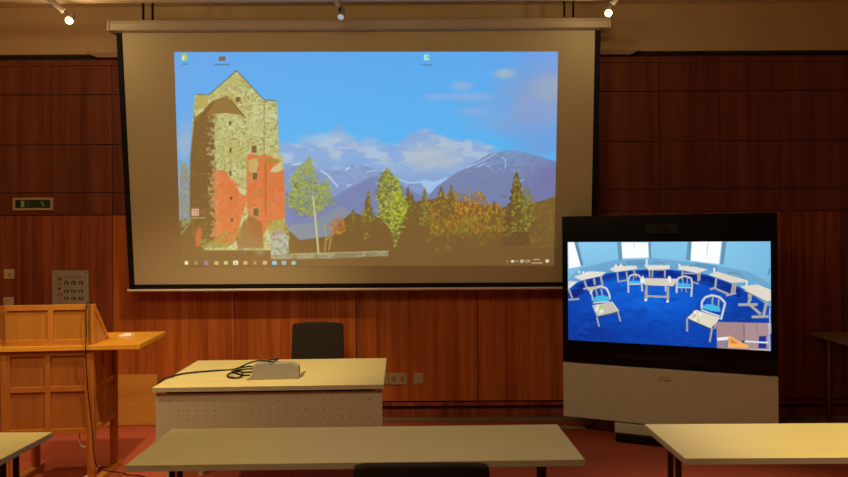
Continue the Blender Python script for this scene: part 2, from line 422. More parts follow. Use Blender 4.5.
    # dark ground and wood base
    base = [(283, 262), (284, 226), (300, 240), (330, 236), (340, 222), (352, 212), (372, 218), (392, 205), (425, 200), (440, 198), (500, 208), (530, 204), (545, 200), (562, 196), (562, 270), (170, 270), (170, 224), (186, 218), (200, 232), (283, 240)]
    c.put(c.mask(base, 1), DK)
    rs = random.Random(8)
    def strokes(pts, n, cols, L=(2, 5), w=(.6, 1.3), droop=.35, al=.85, ang=None):
        xs = [p[0] for p in pts]; ys = [p[1] for p in pts]; cx_ = sum(xs) / len(xs)
        def inside(x, y):
            q = False
            for i in range(len(pts)):
                (xa, ya), (xb, yb) = pts[i], pts[i - 1]
                if (ya > y) != (yb > y) and x < (xb - xa) * (y - ya) / (yb - ya) + xa: q = not q
            return q
        k_ = 0
        while k_ < n:
            x, y = rs.uniform(min(xs), max(xs)), rs.uniform(min(ys), max(ys))
            if not inside(x, y): continue
            k_ += 1; l_ = rs.uniform(*L); sg = 1 if x > cx_ else -1
            if ang == 'up': dx, dy = rs.uniform(-.5, .5) * l_, -l_
            else: dx, dy = sg * l_, droop * l_ * rs.uniform(-.6, 1.2)
            c.line([(x, y), (x + dx, y + dy)], rs.uniform(*w), cols[rs.randrange(len(cols))], al)
    # trees, back to front
    OL = [(118, 104, 44), (140, 134, 50), (164, 160, 66)]; DO = [(112, 88, 44), (120, 102, 46), (142, 132, 56)]; OR = [(150, 104, 40), (186, 128, 46), (206, 156, 58)]
    foliage([(540, 203), (548, 199), (556, 196), (562, 194), (562, 245), (530, 250)], [(128, 98, 52), (132, 104, 50), (142, 116, 52)], .3, 6)
    foliage([(430, 205), (446, 194), (452, 189), (462, 194), (470, 195), (480, 190), (486, 200), (490, 205), (498, 202), (505, 212), (508, 232), (430, 232)], OR, .42, 7, low=232)
    foliage([(428, 215), (505, 218), (505, 240), (428, 238)], [(126, 100, 46), (136, 116, 46), (164, 146, 56)], .5, 12, low=250)
    for x, y0, y1, w, s_ in ((424.5, 187, 226, 8, 2), (441, 186, 210, 8, 3), (451, 184, 205, 5, 4), (412, 193, 225, 8, 5), (368, 190, 222, 8.5, 8), (353, 209, 232, 9, 9), (408, 186, 215, 7, 10), (494, 200, 215, 5, 11)):
        c.put(c.mask(conifer(x, y0, y1 + 10, w, s_)), DK, .9); foliage(conifer(x, y0, y1, w, s_), OL if s_ in (2, 8) else DO, .45, 50 + s_)
    foliage([(360, 222), (374, 220), (370, 238), (364, 240)], OL, .5, 15)
    kk = conifer(516.5, 171, 246, 17, 12, 11); c.put(c.mask(kk), (116, 88, 48)); foliage([(515, 172), (520, 186), (526, 196), (534, 208), (530, 232), (512, 232), (512, 205)], OL, .46, 18)
    foliage([(526, 184), (531, 192), (538, 208), (532, 225), (522, 225), (520, 200)], OL, .5, 19)
    mass = [(428, 200), (446, 192), (462, 192), (482, 190), (492, 206), (508, 214), (508, 236), (428, 236)]
    strokes(mass, 170, [(160, 120, 44), (190, 134, 50), (206, 156, 64), (146, 132, 54), (122, 98, 48), (168, 148, 62), (112, 88, 46)], (1, 3), (.8, 1.8), .4, .75, 'up')
    strokes([(428, 222), (552, 222), (552, 248), (428, 248)], 90, [(136, 114, 54), (150, 130, 62), (112, 88, 46), (128, 106, 52)], (1, 3), (.6, 1.2), .4, .6, 'up')
    strokes([(505, 196), (528, 190), (542, 212), (542, 236), (505, 236)], 70, [(118, 98, 46), (146, 136, 58), (160, 150, 66), (112, 86, 46)], (1.5, 4), (.7, 1.3), .6, .8)
    for (x, y) in ((484, 214), (498, 222), (470, 225), (462, 232), (482, 243), (437, 250), (508, 235), (448, 248), (532, 240), (550, 228), (428, 240)): c.blob(x, y, 3, 2.2, (158, 134, 62), .55)
    # pale green larch with a thin trunk
    lar0 = [(309.5, 155), (313, 163), (317, 172), (321, 182), (328, 177), (331, 186), (333, 198), (336, 204), (326, 208), (320, 214), (309, 218), (296, 214), (289, 208), (285, 198), (292, 190), (288, 180), (295, 170), (303, 162)]
    foliage(lar0, [(134, 150, 84), (160, 172, 62), (186, 196, 84)], .42, 22, .55)
    lar = [(309.5, 156), (312, 166), (315, 176), (319, 186), (327, 181), (329, 190), (330, 202), (322, 206), (309, 214), (297, 210), (291, 203), (288, 196), (294, 188), (292, 180), (298, 172), (304, 164)]
    strokes(lar, 150, [(150, 164, 74), (170, 178, 70), (132, 142, 70), (186, 196, 92), (140, 150, 110)], (2, 7), (.6, 1.5), .3)
    foliage(lar, [(120, 128, 62), (150, 160, 60), (176, 186, 80)], .55, 27)
    c.line([(313, 196), (315, 215), (317, 236), (318.5, 254)], 1.7, (206, 196, 140)); c.line([(313, 175), (313, 196)], 1, (170, 170, 90), .8)
    foliage([(334, 219), (340, 216), (346, 224), (346, 234), (332, 234), (328, 226)], [(176, 118, 52), (200, 128, 60), (214, 148, 70)], .38, 24)
    for p in ([(325, 252), (326, 235), (324, 224)], [(326, 240), (334, 234)], [(329, 250), (331, 238)]): c.line(p, 1.1, (190, 160, 84), .9)
    # tall light tree on the right of centre
    big = [(386.5, 167.5), (390, 171), (394, 176), (399, 181), (402, 190), (405, 200), (410, 206), (405, 214), (403, 224), (399, 236), (397, 248), (394, 248), (393, 236), (388, 226), (380, 218), (378, 205), (376, 196), (378, 186), (381, 176)]
    c.put(c.mask(big), (112, 104, 60), .7)
    foliage(big, [(138, 142, 60), (162, 168, 56), (186, 192, 74)], .42, 26); foliage([(392, 190), (402, 196), (409, 206), (400, 222), (392, 215)], [(150, 156, 56), (176, 182, 52), (196, 200, 66)], .3, 28)
    strokes(big, 110, [(150, 160, 58), (176, 182, 60), (122, 120, 56), (194, 198, 80), (112, 104, 54)], (1.5, 5), (.7, 1.5), .6)
    # left speckled tree
    foliage([(180, 160), (187, 163), (192, 190), (191, 222), (181, 235), (179, 200)], [(140, 140, 100), (150, 140, 70), (168, 170, 130)], .42, 29)
    # ---- tower
    ns = lambda sx, sy_, sd, t0, g0: np.clip((c.noise(sx, sy_, sd, 2) - t0) * g0, 0, 1)
    stone = lambda k, seed=33: (c.put(k, (190, 190, 124)), c.put(k * ns(3, 2.4, seed, .48, 8), (208, 210, 160), .7), c.put(k * ns(1.8, 1.5, seed + 5, .54, 7), (148, 134, 72), .7), c.put(k * ns(10, 8, seed + 8, .5, 8), (184, 168, 92), .4))
    body = [(195, 94), (209, 94.5), (222, 83), (236.5, 70.5), (250, 85), (263.5, 99.5), (277, 101), (277.5, 115), (279, 154), (283, 158), (285, 200), (285, 246), (272, 250), (205, 250), (192, 235), (191, 160), (193, 110)]
    k = c.mask(body); stone(k)
    c.line([(209, 94.5), (236.5, 70.5), (263.5, 99.5), (277, 101)], .9, (100, 98, 66)); c.line([(195, 94), (209, 94.5)], .8, (120, 100, 70))
    c.line([(264, 100), (264, 160)], .8, (128, 112, 70), .8); c.line([(245, 130), (246, 200)], 1.6, (164, 140, 64), .7)
    # shaded left flank
    sh = [(193, 107), (195, 118), (212, 101), (226, 96), (216, 116), (214.5, 130), (216, 160), (215, 200), (217, 240), (200, 246), (190, 236), (190, 158), (194, 120)]
    k = c.mask(sh, 1); c.put(k, FAB * 1.02); c.put(k * (spk > .66), (148, 116, 58), .6)
    c.poly([(196, 112), (196, 95), (208, 96), (208, 106)], (182, 166, 86), .8); c.poly([(197.5, 109), (205, 108), (203, 112), (197, 112)], (206, 206, 164), .6)
    # round turret and its cone
    tur = [(205, 116), (213, 113), (226, 112), (240, 115), (246, 119), (246, 160), (246, 205), (235, 236), (210, 236), (208, 190), (205, 160)]
    k = c.mask(tur); kd = np.clip((X - 208) / 12 + (spk - .5) * 1.6 - .1, 0, 1); stone(k * kd, 61)
    c.poly([(226.5, 95.5), (230, 99), (246, 118.5), (236, 115), (226, 113), (212, 114), (205, 117), (215, 100.5), (222, 99)], (150, 116, 62))
    c.line([(231, 100), (246, 118.5)], .8, (90, 60, 30), .8); c.line([(214, 114.5), (226, 113.2), (240, 115.2), (246, 119)], 1, (196, 184, 112), .9)
    # brick render
    OG = (216, 118, 66)
    def brick(pts, seed):
        k = c.mask(pts); k = k * np.clip((X - 211) / 8 + (spk - .5) * 1.6, 0, 1); c.put(k, OG); c.put(k * (c.noise(2.6, 2.0, seed, 2) > .60), (196, 142, 70), .7); c.put(k * (c.noise(5, 5, seed + 2, 2) > .58), (226, 128, 84), .7)
    brick([(210, 169), (224, 170), (230, 178), (240, 186), (246, 192), (247, 200), (240, 222), (238, 238), (228, 246), (212, 244), (210, 200)], 71)
    brick([(247, 155), (253, 153), (258, 156), (265, 154), (279, 160), (284, 172), (285, 218), (270, 222), (262, 238), (250, 236), (247, 205)], 81)
    c.poly([(236, 185), (246, 190), (246, 196), (240, 193)], (206, 206, 150), .9); c.poly([(248, 160), (257, 158), (259, 163), (256, 172), (249, 172)], (196, 192, 120), .7); c.poly([(272, 168), (281, 161), (282, 170), (276, 172), (270, 172)], (206, 204, 156), .85)
    c.line([(265, 160), (279, 161)], 4, (160, 140, 58), .8); c.line([(265.5, 162), (265.5, 218)], 1.2, (170, 90, 48), .7)
    c.line([(227, 139), (240, 139)], 1, (196, 130, 80), .8)
    c.poly([(243, 222), (250, 215), (262, 222), (264, 248), (238, 248), (236, 238)], (150, 104, 56), .8, 2)
    c.poly([(198, 226), (202, 228), (201, 246), (196, 246), (195, 236)], (206, 112, 66), .8, 1)
    foliage([(200, 238), (215, 240), (230, 243), (228, 247), (202, 248)], [(140, 122, 56), (150, 146, 60), (160, 160, 70)], .4, 90)
    foliage([(224, 232), (240, 226), (242, 236), (230, 246), (216, 246), (214, 238)], [(176, 140, 64), (190, 130, 66), (172, 160, 70)], .45, 91)
    # windows
    for x, y, w, h in ((230, 123, 2, 4), (230.5, 150, 2, 5), (230.5, 173, 2, 5), (231, 198, 2.5, 3), (232, 220, 2.5, 3.5)): c.poly([(x - w / 2, y - h / 2), (x + w / 2, y - h / 2), (x + w / 2, y + h / 2), (x - w / 2, y + h / 2)], (112, 74, 40), .95)
    for x, y, w, h in ((254, 149, 5, 7), (255, 176, 5, 7), (256, 212, 5.5, 8), (238, 99.5, 5, 5)):
        c.poly([(x - w / 2 - .8, y - h / 2 - 1), (x + w / 2 + .8, y - h / 2 - 1), (x + w / 2 + .8, y + h / 2 + .5), (x - w / 2 - .8, y + h / 2 + .5)], (202, 196, 138), .6)
        c.poly([(x - w / 2, y - h / 2), (x + w / 2, y - h / 2), (x + w / 2, y + h / 2), (x - w / 2, y + h / 2)], (122, 92, 54), .95)
    c.poly([(239, 100), (242, 100), (242, 103), (239, 103)], (196, 120, 80), .7)
    c.poly([(264, 114), (277, 114), (277, 117), (264, 117)], (214, 216, 176), .6); c.poly([(248, 122), (262, 122), (262, 138), (248, 138)], (196, 200, 150), .35)
    foliage([(268, 220), (283, 219), (288, 226), (290, 240), (285, 244), (268, 228)], [(150, 130, 62), (176, 160, 70), (186, 180, 90)], .4, 92)
    # pale stone building and low wall
    k = c.mask([(270, 233), (278, 229), (283, 231), (288.5, 236), (289, 257), (271, 258)]); c.put(k, (166, 168, 140)); c.put(k * (spk > .5), (190, 196, 184), .6); c.put(k * (spk2 > .6), (130, 124, 96), .5)
    c.line([(270, 236), (282, 230)], 1, (206, 110, 80)); c.line([(272, 239.5), (281, 239)], .8, (200, 110, 80))
    k = c.mask([(270, 255), (330, 253), (388, 251), (388, 256), (330, 258.5), (272, 259)]); c.put(k, (142, 130, 92)); c.put(k * (c.noise(4, 2, 44, 2) > .5), (176, 172, 140), .6); c.line([(290, 254), (389, 251.2)], .8, (204, 186, 120), .9)
    c.blob(204, 252, 5, 3, (140, 134, 60), .3); c.blob(260, 252, 5, 3, (160, 154, 120), .7); c.blob(242, 250, 3, 4, (126, 104, 92), .5)
    # desktop icons (illegible captions are plain dashes)
    def ic(x, y, w, h, col): c.poly([(x - w / 2, y - h / 2), (x + w / 2, y - h / 2), (x + w / 2, y + h / 2), (x - w / 2, y + h / 2)], col)
    ic(184.2, 57, 5, 6.5, (176, 200, 90)); ic(183, 58, 2, 4, (230, 236, 170)); ic(182.5, 61, 2, 1.5, (110, 190, 220)); ic(185, 64, 6, .9, (70, 110, 120))
    ic(222, 58.5, 6.5, 4.5, (116, 96, 84)); ic(222, 58.5, 4.5, 2.6, (146, 104, 60)); ic(222, 64.3, 16, .9, (74, 110, 140))
    ic(426.5, 57.5, 5, 6, (176, 232, 224)); ic(427.5, 57, 1.6, 3, (90, 190, 170)); ic(426.5, 65, 11, .9, (80, 120, 150))
    ic(195.3, 211.8, 7.4, 7, (214, 176, 150)); ic(195.8, 211.8, 3.6, 3.6, (200, 96, 70)); ic(195.8, 211.8, 1.8, 1.8, (236, 210, 190)); ic(198, 217.7, 16, .9, (176, 168, 120))
    for x, w, h, col in ((186.5, 3.4, 3.4, (240, 226, 196)), (196, 3, 3, (176, 140, 110)), (206.3, 3.4, 4.6, (150, 132, 140)), (216.5, 4, 3.6, (216, 180, 110)), (226, 4, 3.4, (196, 196, 120)), (235.7, 5, 4, (238, 236, 190)), (245.5, 4.2, 3.6, (222, 160, 110)), (255, 3.2, 3.4, (206, 130, 84)), (265, 4, 3.4, (232, 190, 140)), (274.5, 4.6, 3.6, (130, 206, 236)), (284, 4, 3.6, (170, 206, 232)), (293.6, 4, 3.6, (150, 216, 180))):
        ic(x, 262.6, w, h, col)
    ic(235.7, 262.8, 1.4, 1.8, (110, 130, 110)); ic(284, 262.6, 1.6, 1.6, (90, 120, 170)); ic(265.4, 262.8, 1.4, 1.6, (200, 110, 70)); ic(293, 262, 1.4, 1.4, (90, 180, 160))
    W_ = (226, 212, 186)
    c.line([(506.5, 262), (507.5, 261), (508.5, 262)], .6, W_, .8); ic(512.5, 261.7, 3, 2.2, (244, 234, 214)); c.line([(515.5, 260.5), (517, 262), (519, 262)], .7, W_, .8)
    ic(522, 261.5, 3.2, 2.8, W_); ic(522, 261.5, 1.2, 1, FAB); ic(527.5, 261.6, 4, 2.4, W_); ic(527.5, 261.6, 2.8, 1.3, FAB); ic(547.2, 261.4, 3.4, 3, W_)
    for i in range(4): ic(534.4 + i * 1.5, 259.9, 1, 1.1, W_)
    for i in range(8): ic(532 + i * 1.4, 263.3, .95, 1, W_)
    return c

def paint_video():
    c = Canvas(480, 262, [(567.4, 242.7), (770.2, 241.3), (770.9, 349.6), (568.8, 340.8)], (134, 200, 234))
    X, Y = c.px, c.py
    A = lambda *p: [(560 + x / 7.02, 232 + y / 7.02) for x, y in p]
    B2 = lambda *p: [(665 + x / 7.02, 232 + y / 7.02) for x, y in p]
    C3 = lambda *p: [(560 + x / 7.02, 290 + y / 7.02) for x, y in p]
    D4 = lambda *p: [(665 + x / 7.02, 290 + y / 7.02) for x, y in p]
    c.put(np.clip((Y - 243) / 40, 0, 1), (122, 182, 218), .6); c.put(np.clip((X - 730) / 45, 0, 1), (112, 178, 220), .6)
    c.put(np.clip((620 - X) / 50, 0, 1) * np.clip((262 - Y) / 20, 0, 1), (150, 206, 240), .6)
    # windows and curtains
    GR = (92, 142, 176); WH = (252, 254, 255)
    c.poly(A((55, 75), (100, 75), (150, 245), (60, 262)), WH); c.poly(A((98, 75), (125, 75), (165, 235), (148, 246)), GR, .9)
    c.line(A((110, 90), (152, 238)), .5, (60, 100, 140))
    c.poly(A((432, 75), (630, 75), (630, 195), (440, 198)), WH); c.poly(A((403, 75), (432, 75), (442, 200), (414, 200)), GR, .9); c.poly(A((622, 75), (642, 75), (642, 190), (628, 193)), GR, .9)
    c.line(A((520, 80), (524, 110)), .8, (190, 190, 190), .8)
    c.poly(B2((190, 68), (400, 68), (382, 226), (180, 202)), WH); c.line(B2((305, 75), (297, 160)), .6, (170, 180, 190)); c.poly(B2((162, 70), (190, 70), (182, 204), (152, 196)), GR, .9); c.poly(B2((402, 70), (434, 70), (412, 230), (390, 226)), GR, .9)
    c.line(B2((735, 255), (722, 300)), 1.2, (70, 110, 150), .8)
    # parapet under the windows
    c.poly([(568, 280), (580, 269), (600, 264), (622, 259), (650, 258), (690, 262), (720, 266), (750, 272), (771, 284), (771, 320), (568, 320)], (104, 158, 198), .7, 1)
    c.poly(A((470, 205), (600, 198), (600, 250), (540, 240), (470, 235)), (92, 142, 186), .6, 1); c.poly(B2((200, 210), (370, 235), (370, 290), (260, 250)), (86, 138, 186), .6, 1)
    # carpet
    fl = [(567, 291), (578, 283), (594, 277), (610, 273.5), (630, 271), (650, 270), (670, 270), (690, 272), (708, 275), (724, 280), (740, 287), (756, 297), (772, 308), (772, 352), (566, 345)]
    k = c.mask(fl, 1); c.put(k, (6, 66, 174))
    dk = c.mask([(567, 296), (578, 286), (594, 279.5), (610, 275.5), (630, 272), (650, 270.5), (670, 271), (690, 273), (708, 276), (724, 282), (740, 289), (740, 298), (706, 285), (690, 280), (660, 277), (630, 279), (605, 284), (590, 290), (572, 300)], 3)
    c.put(dk, (4, 22, 108), .85)
    c.blob(655, 300, 55, 22, (12, 106, 226), .85); c.blob(620, 285, 22, 9, (14, 108, 228), .8); c.blob(700, 292, 25, 10, (8, 88, 206), .6); c.blob(590, 335, 40, 16, (8, 44, 132), .7); c.blob(742, 322, 22, 14, (8, 48, 138), .6); c.blob(660, 345, 60, 10, (6, 60, 158), .6)
    c.put(k * np.clip((c.noise(14, 6, 3, 3) - .5) * 5, 0, 1), (8, 50, 150), .4); c.put(k * np.clip((c.noise(7, 3, 6, 3) - .52) * 6, 0, 1), (16, 100, 214), .3)
    LT = (226, 222, 212); MD = (172, 168, 158); SH = (104, 112, 128)
    def table(top, legs, lw=1.2, feet=(), c1=LT, c2=MD):
        for p in feet: c.line(p, lw * .9, c2)
        for p in legs: c.line(p, lw, c2)
        c.poly(top, c1)
    table(A((95, 318), (225, 280), (325, 285), (298, 312), (150, 345)), [A((172, 345), (192, 400)), A((288, 312), (302, 378)), A((240, 330), (248, 375))], 2.2, [A((165, 405), (300, 382))])
    table(A((60, 350), (125, 352), (70, 402), (58, 402)), [A((60, 400), (88, 472))], 2, [C3((60, 75), (138, 68))], LT)
    table(A((350, 265), (395, 240), (540, 240), (545, 262), (390, 285)), [A((405, 285), (412, 350)), A((520, 270), (540, 322)), A((470, 280), (476, 335))], 1.7, [A((408, 352), (485, 340))])
    table(A((590, 235), (775, 235), (772, 262), (625, 268)), [A((630, 265), (635, 322)), A((740, 265), (740, 320)), A((652, 268), (654, 318))], 1.5, [A((620, 268), (745, 268))])
    table(B2((0, 235), (38, 238), (0, 262)), [B2((2, 262), (2, 320))], 1.3)
    table(B2((90, 262), (110, 238), (180, 240), (302, 262), (240, 290)), [B2((235, 290), (236, 350)), B2((125, 275), (125, 335)), B2((250, 285), (245, 340))], 1.6, [B2((195, 350), (240, 365)), B2((120, 290), (230, 292))])
    table(B2((308, 300), (365, 276), (580, 338), (565, 350), (465, 356)), [B2((362, 325), (355, 400)), B2((482, 360), (468, 432)), B2((498, 360), (488, 425))], 2.2, [B2((318, 402), (362, 388)), B2((430, 445), (500, 426)), B2((360, 398), (452, 436))], (222, 214, 200))
    table(B2((530, 380), (650, 365), (742, 403), (742, 478), (700, 478)), [B2((590, 430), (600, 480)), D4((605, 20), (585, 100)), D4((712, 75), (690, 178))], 3, [D4((515, 100), (650, 98)), D4((598, 102), (672, 165)), D4((608, 185), (725, 180))], (224, 216, 204))
    c.poly(D4((550, 0), (742, 0), (742, 74), (710, 78), (640, 40)), (224, 216, 204))
    c.line(D4((550, 0), (640, 42), (712, 80), (742, 76)), .8, SH)
    c.line(D4((735, 120), (732, 180), (742, 300)), 1.4, LT, .8)
    # chair backs behind the far tables
    for p in (A((405, 240), (420, 230), (450, 230), (465, 242)), A((655, 225), (680, 215), (725, 218), (740, 232)), B2((180, 245), (190, 234), (235, 234), (250, 250)), B2((440, 290), (480, 284), (530, 296), (548, 315))): c.line(p, 1, (110, 128, 140))
    # objects on tables
    for x, y in A((135, 285), (165, 290), (185, 295), (205, 290), (395, 240), (430, 236), (612, 205), (612, 225)) + B2((105, 235), (348, 262), (348, 275), (575, 350), (572, 372), (40, 325), (28, 330)): c.poly([(x - .9, y - 1.4), (x + .9, y - 1.4), (x + .9, y + 1.4), (x - .9, y + 1.4)], (242, 244, 246), .9)
    # armchairs with cyan seats
    CY = (66, 184, 226)
    def arc(pts, w=1.5, col=(206, 204, 198)): c.line(pts, w, col)
    arc(A((485, 430), (482, 345), (492, 312), (522, 300), (555, 305), (575, 330), (582, 420)), 1.7); c.poly(A((488, 348), (560, 345), (572, 365), (490, 368)), CY); c.line(A((488, 370), (572, 368)), 1, LT)
    c.line(A((520, 305), (520, 345)), 1, MD)
    arc(A((822, 430), (822, 350), (845, 318)), 1.6)
    arc(B2((0, 330), (8, 340), (10, 420)), 1.5); c.poly(A((825, 352), (842, 350), (842, 372), (825, 372)), CY)
    # centre table
    table(A((568, 335), (600, 325), (830, 330), (800, 382), (602, 376)), [A((612, 380), (612, 478)), A((762, 385), (764, 478)), C3((608, 0), (606, 72)), C3((762, 0), (760, 80))], 2.3, [C3((615, 45), (765, 50))], (216, 206, 186))
    for x, y in A((585, 325), (575, 345), (590, 350), (770, 325), (775, 345)): c.poly([(x - 1.1, y - 2), (x + 1.1, y - 2), (x + 1.1, y + 2), (x - 1.1, y + 2)], (240, 244, 248), .9)
    c.line(C3((598, 70), (615, 76)), 2, (240, 240, 238)); c.line(C3((752, 78), (768, 84)), 2, (240, 240, 238))
    # right armchair behind centre
    arc(B2((88, 425), (86, 370), (95, 325), (140, 310), (188, 325), (195, 370), (188, 455)), 1.8); c.poly(B2((90, 365), (130, 358), (185, 366), (182, 385), (100, 386)), CY); c.line(B2((92, 390), (188, 392)), 1, LT); c.line(B2((128, 312), (128, 360)), 1.1, MD); c.line(B2((160, 315), (160, 360)), 1.1, MD); c.line(B2((120, 390), (122, 420)), .9, MD); c.line(B2((150, 392), (155, 425)), .9, MD)
    # low left chair and small table
    arc([*A((190, 395), (215, 400), (232, 470)), *C3((232, 80))], 1.5); arc([*A((215, 440), (232, 405), (290, 385), (330, 400)), *A((350, 440)), *C3((355, 70))], 2, (220, 218, 214))
    c.line([*A((255, 410)), *C3((265, 45))], 1.6, MD); c.line([*A((292, 400)), *C3((300, 40))], 1.6, MD)
    c.poly(C3((230, 68), (262, 46), (310, 40), (355, 56), (350, 75), (300, 86), (238, 86)), CY); c.line(C3((235, 95), (350, 84)), 1.2, LT)
    c.poly(A((190, 408), (215, 395), (290, 385), (300, 392), (230, 412), (210, 425)), (200, 190, 172), .9)
    table(C3((228, 112), (368, 85), (418, 152), (264, 192)), [C3((262, 192), (280, 262)), C3((410, 152), (430, 225))], 1.6, (), (198, 192, 172)); c.line(C3((368, 85), (418, 152)), .8, (236, 232, 222)); c.line(C3((264, 192), (418, 155)), .8, (110, 104, 90))
    for x, y, q in ((270, 120, (236, 244, 240)), (285, 128, (190, 214, 90)), (262, 142, (240, 244, 246)), (298, 152, (240, 244, 246)), (285, 160, (220, 230, 240))): (xx, yy), = C3((x, y)); c.poly([(xx - 1.4, yy - 1.6), (xx + 1.4, yy - 1.6), (xx + 1.4, yy + 1.6), (xx - 1.4, yy + 1.6)], q, .85)
    # right armchair with small table
    arc(D4((262, 130), (262, 85), (285, 50), (335, 35), (390, 50), (425, 88), (415, 130), (395, 205)), 2.2, (214, 212, 206)); c.line(D4((338, 42), (335, 100)), 1.7, MD); c.line(D4((382, 60), (376, 118)), 1.7, MD)
    c.poly(D4((268, 108), (300, 96), (350, 102), (392, 124), (390, 152), (330, 146), (268, 128)), CY); c.line(D4((258, 138), (320, 160), (388, 182)), 1.6, LT)
    table(D4((158, 196), (222, 138), (392, 192), (326, 268)), [D4((160, 198), (160, 290)), D4((335, 262), (318, 360)), D4((372, 200), (350, 270))], 1.9, (), (224, 216, 196)); c.line(D4((160, 200), (326, 270)), .8, (60, 60, 66))
    for x, y, q in ((212, 155, (240, 244, 240)), (210, 180, (206, 170, 90)), (250, 170, (236, 240, 236)), (240, 212, (190, 196, 120)), (214, 205, (240, 240, 236))): (xx, yy), = D4((x, y)); c.poly([(xx - 1, yy - 1.8), (xx + 1, yy - 1.8), (xx + 1, yy + 1.8), (xx - 1, yy + 1.8)], q, .85)
    # inset picture of this room
    c.poly(D4((365, 222), (728, 225), (732, 418), (368, 402)), (172, 142, 146)); c.poly(D4((365, 222), (560, 224), (560, 360), (368, 330)), (166, 130, 130), .7, 2); c.line(D4((555, 228), (557, 340)), .7, (110, 84, 90)); c.line(D4((640, 232), (650, 300)), .5, (140, 112, 120))
    c.poly(D4((452, 312), (545, 368), (588, 380), (585, 402), (445, 398)), (244, 178, 98)); c.poly(D4((462, 335), (520, 372), (462, 370)), (214, 130, 60)); c.poly(D4((540, 350), (560, 345), (570, 362), (545, 364)), (80, 70, 70))
    c.poly(D4((368, 332), (452, 322), (440, 345), (372, 352)), (236, 238, 250)); 
    for x in (378, 398, 420, 438): c.line(D4((x, 352), (x, 400)), 1.3, (120, 116, 150))
    c.poly(D4((660, 318), (708, 316), (710, 400), (655, 400)), (34, 44, 140)); c.line(D4((560, 354), (722, 362)), 1.6, (220, 236, 250)); c.line(D4((728, 225), (735, 418)), 1.2, (220, 226, 240), .8); c.line(D4((590, 408), (732, 414)), .9, (214, 220, 236), .8)
    return c

def picture(name, canvas, corners3, m, parent, grid):
    """a flat mesh whose colour attribute carries the painted picture; corners3 = TL, TR, BR, BL in local space"""
    w, h = grid; TL, TR, BR, BL = [np.array(q) for q in corners3]
    u = np.linspace(0, 1, w)[None, :, None]; v = np.linspace(0, 1, h)[:, None, None]
    P = (TL * (1 - u) + TR * u) * (1 - v) + (BL * (1 - u) + BR * u) * v
    ix = np.clip((np.linspace(0, 1, w) * canvas.w - .5), 0, canvas.w - 1.001); iy = np.clip((np.linspace(0, 1, h) * canvas.h - .5), 0, canvas.h - 1.001)
    x0 = ix.astype(int); y0 = iy.astype(int); fx = (ix - x0)[None, :, None]; fy = (iy - y0)[:, None, None]; a = canvas.a
    Cc = (a[y0][:, x0] * (1 - fx) + a[y0][:, x0 + 1] * fx) * (1 - fy) + (a[y0 + 1][:, x0] * (1 - fx) + a[y0 + 1][:, x0 + 1] * fx) * fy
    me = bpy.data.meshes.new(name)
    idx = np.arange(w * h).reshape(h, w)
    F = np.stack([idx[1:, :-1], idx[1:, 1:], idx[:-1, 1:], idx[:-1, :-1]], -1).reshape(-1, 4)
    nf = len(F)
    me.vertices.add(w * h); me.vertices.foreach_set('co', P.reshape(-1, 3).ravel().astype(np.float32))
    me.loops.add(nf * 4); me.loops.foreach_set('vertex_index', F.ravel().astype(np.int32))
    me.polygons.add(nf); me.polygons.foreach_set('loop_start', (np.arange(nf) * 4).astype(np.int32))
    me.update(calc_edges=True); me.validate()
    at = me.color_attributes.new('picture', 'FLOAT_COLOR', 'POINT')
    L = lin(Cc.reshape(-1, 3))
    at.data.foreach_set('color', np.concatenate([L, np.ones((w * h, 1))], 1).ravel().astype(np.float32))
    me.materials.append(m); o = bpy.data.objects.new(name, me); COL.objects.link(o); o.parent = parent
    return o

def light_mat(name, base, rough, strength, sub=None):
    """surface that gives off the picture's light; sub = light level of a black pixel that is taken off"""
    m = bpy.data.materials.new(name); m.use_nodes = True; n, l = m.node_tree.nodes, m.node_tree.links
    b = n['Principled BSDF']; b.inputs['Base Color'].default_value = tuple(base) + (1,); b.inputs['Roughness'].default_value = rough
    b.inputs['Specular IOR Level'].default_value = .15
    a = n.new('ShaderNodeVertexColor'); a.layer_name = 'picture'; out = a.outputs['Color']
    if sub is not None:
        s = n.new('ShaderNodeVectorMath'); s.operation = 'SUBTRACT'; l.new(out, s.inputs[0]); s.inputs[1].default_value = tuple(sub)
        x = n.new('ShaderNodeVectorMath'); x.operation = 'MAXIMUM'; l.new(s.outputs[0], x.inputs[0]); x.inputs[1].default_value = (0, 0, 0); out = x.outputs[0]
    l.new(out, b.inputs['Emission Color']); b.inputs['Emission Strength'].default_value = strength
    return m

# ------------------------------------------------------------------ projection screen
TOPZ, BOTZ, TY, BY = 3.188, 1.152, 5.0, 5.2
def sy(z): return TY + (TOPZ - z) / (TOPZ - BOTZ) * (BY - TY)
scr = thing('projection_screen', 'large pull-down projection screen showing a stone tower and mountains', 'projection screen', (-.5, 5.0, 0))
def SP(x, z, d=0): return (x + .5, sy(z) + d - 5.0, z)
def sheet(x0, x1, z0, z1, d, th, m, name, par):
    bm = bmesh.new(); prism(bm, [SP(x0, z0, d), SP(x1, z0, d), SP(x1, z1, d), SP(x0, z1, d)], (0, th, 0)); return new_obj(name, bm, m, par)
X0, X1 = -2.410, 1.400
fab = sheet(X0 + .03, X1 - .03, BOTZ + .03, TOPZ, 0, .003, 'fabric', 'fabric', scr)
bm = bmesh.new()
for a, b_, c_, d_ in ((X0, X0 + .045, BOTZ, TOPZ), (X1 - .045, X1, BOTZ, TOPZ), (X0, X1, BOTZ, BOTZ + .042)):
    prism(bm, [SP(a, c_, -.003), SP(b_, c_, -.003), SP(b_, d_, -.003), SP(a, d_, -.003)], (0, .007, 0))
new_obj('black_border', bm, 'black_edge', scr)
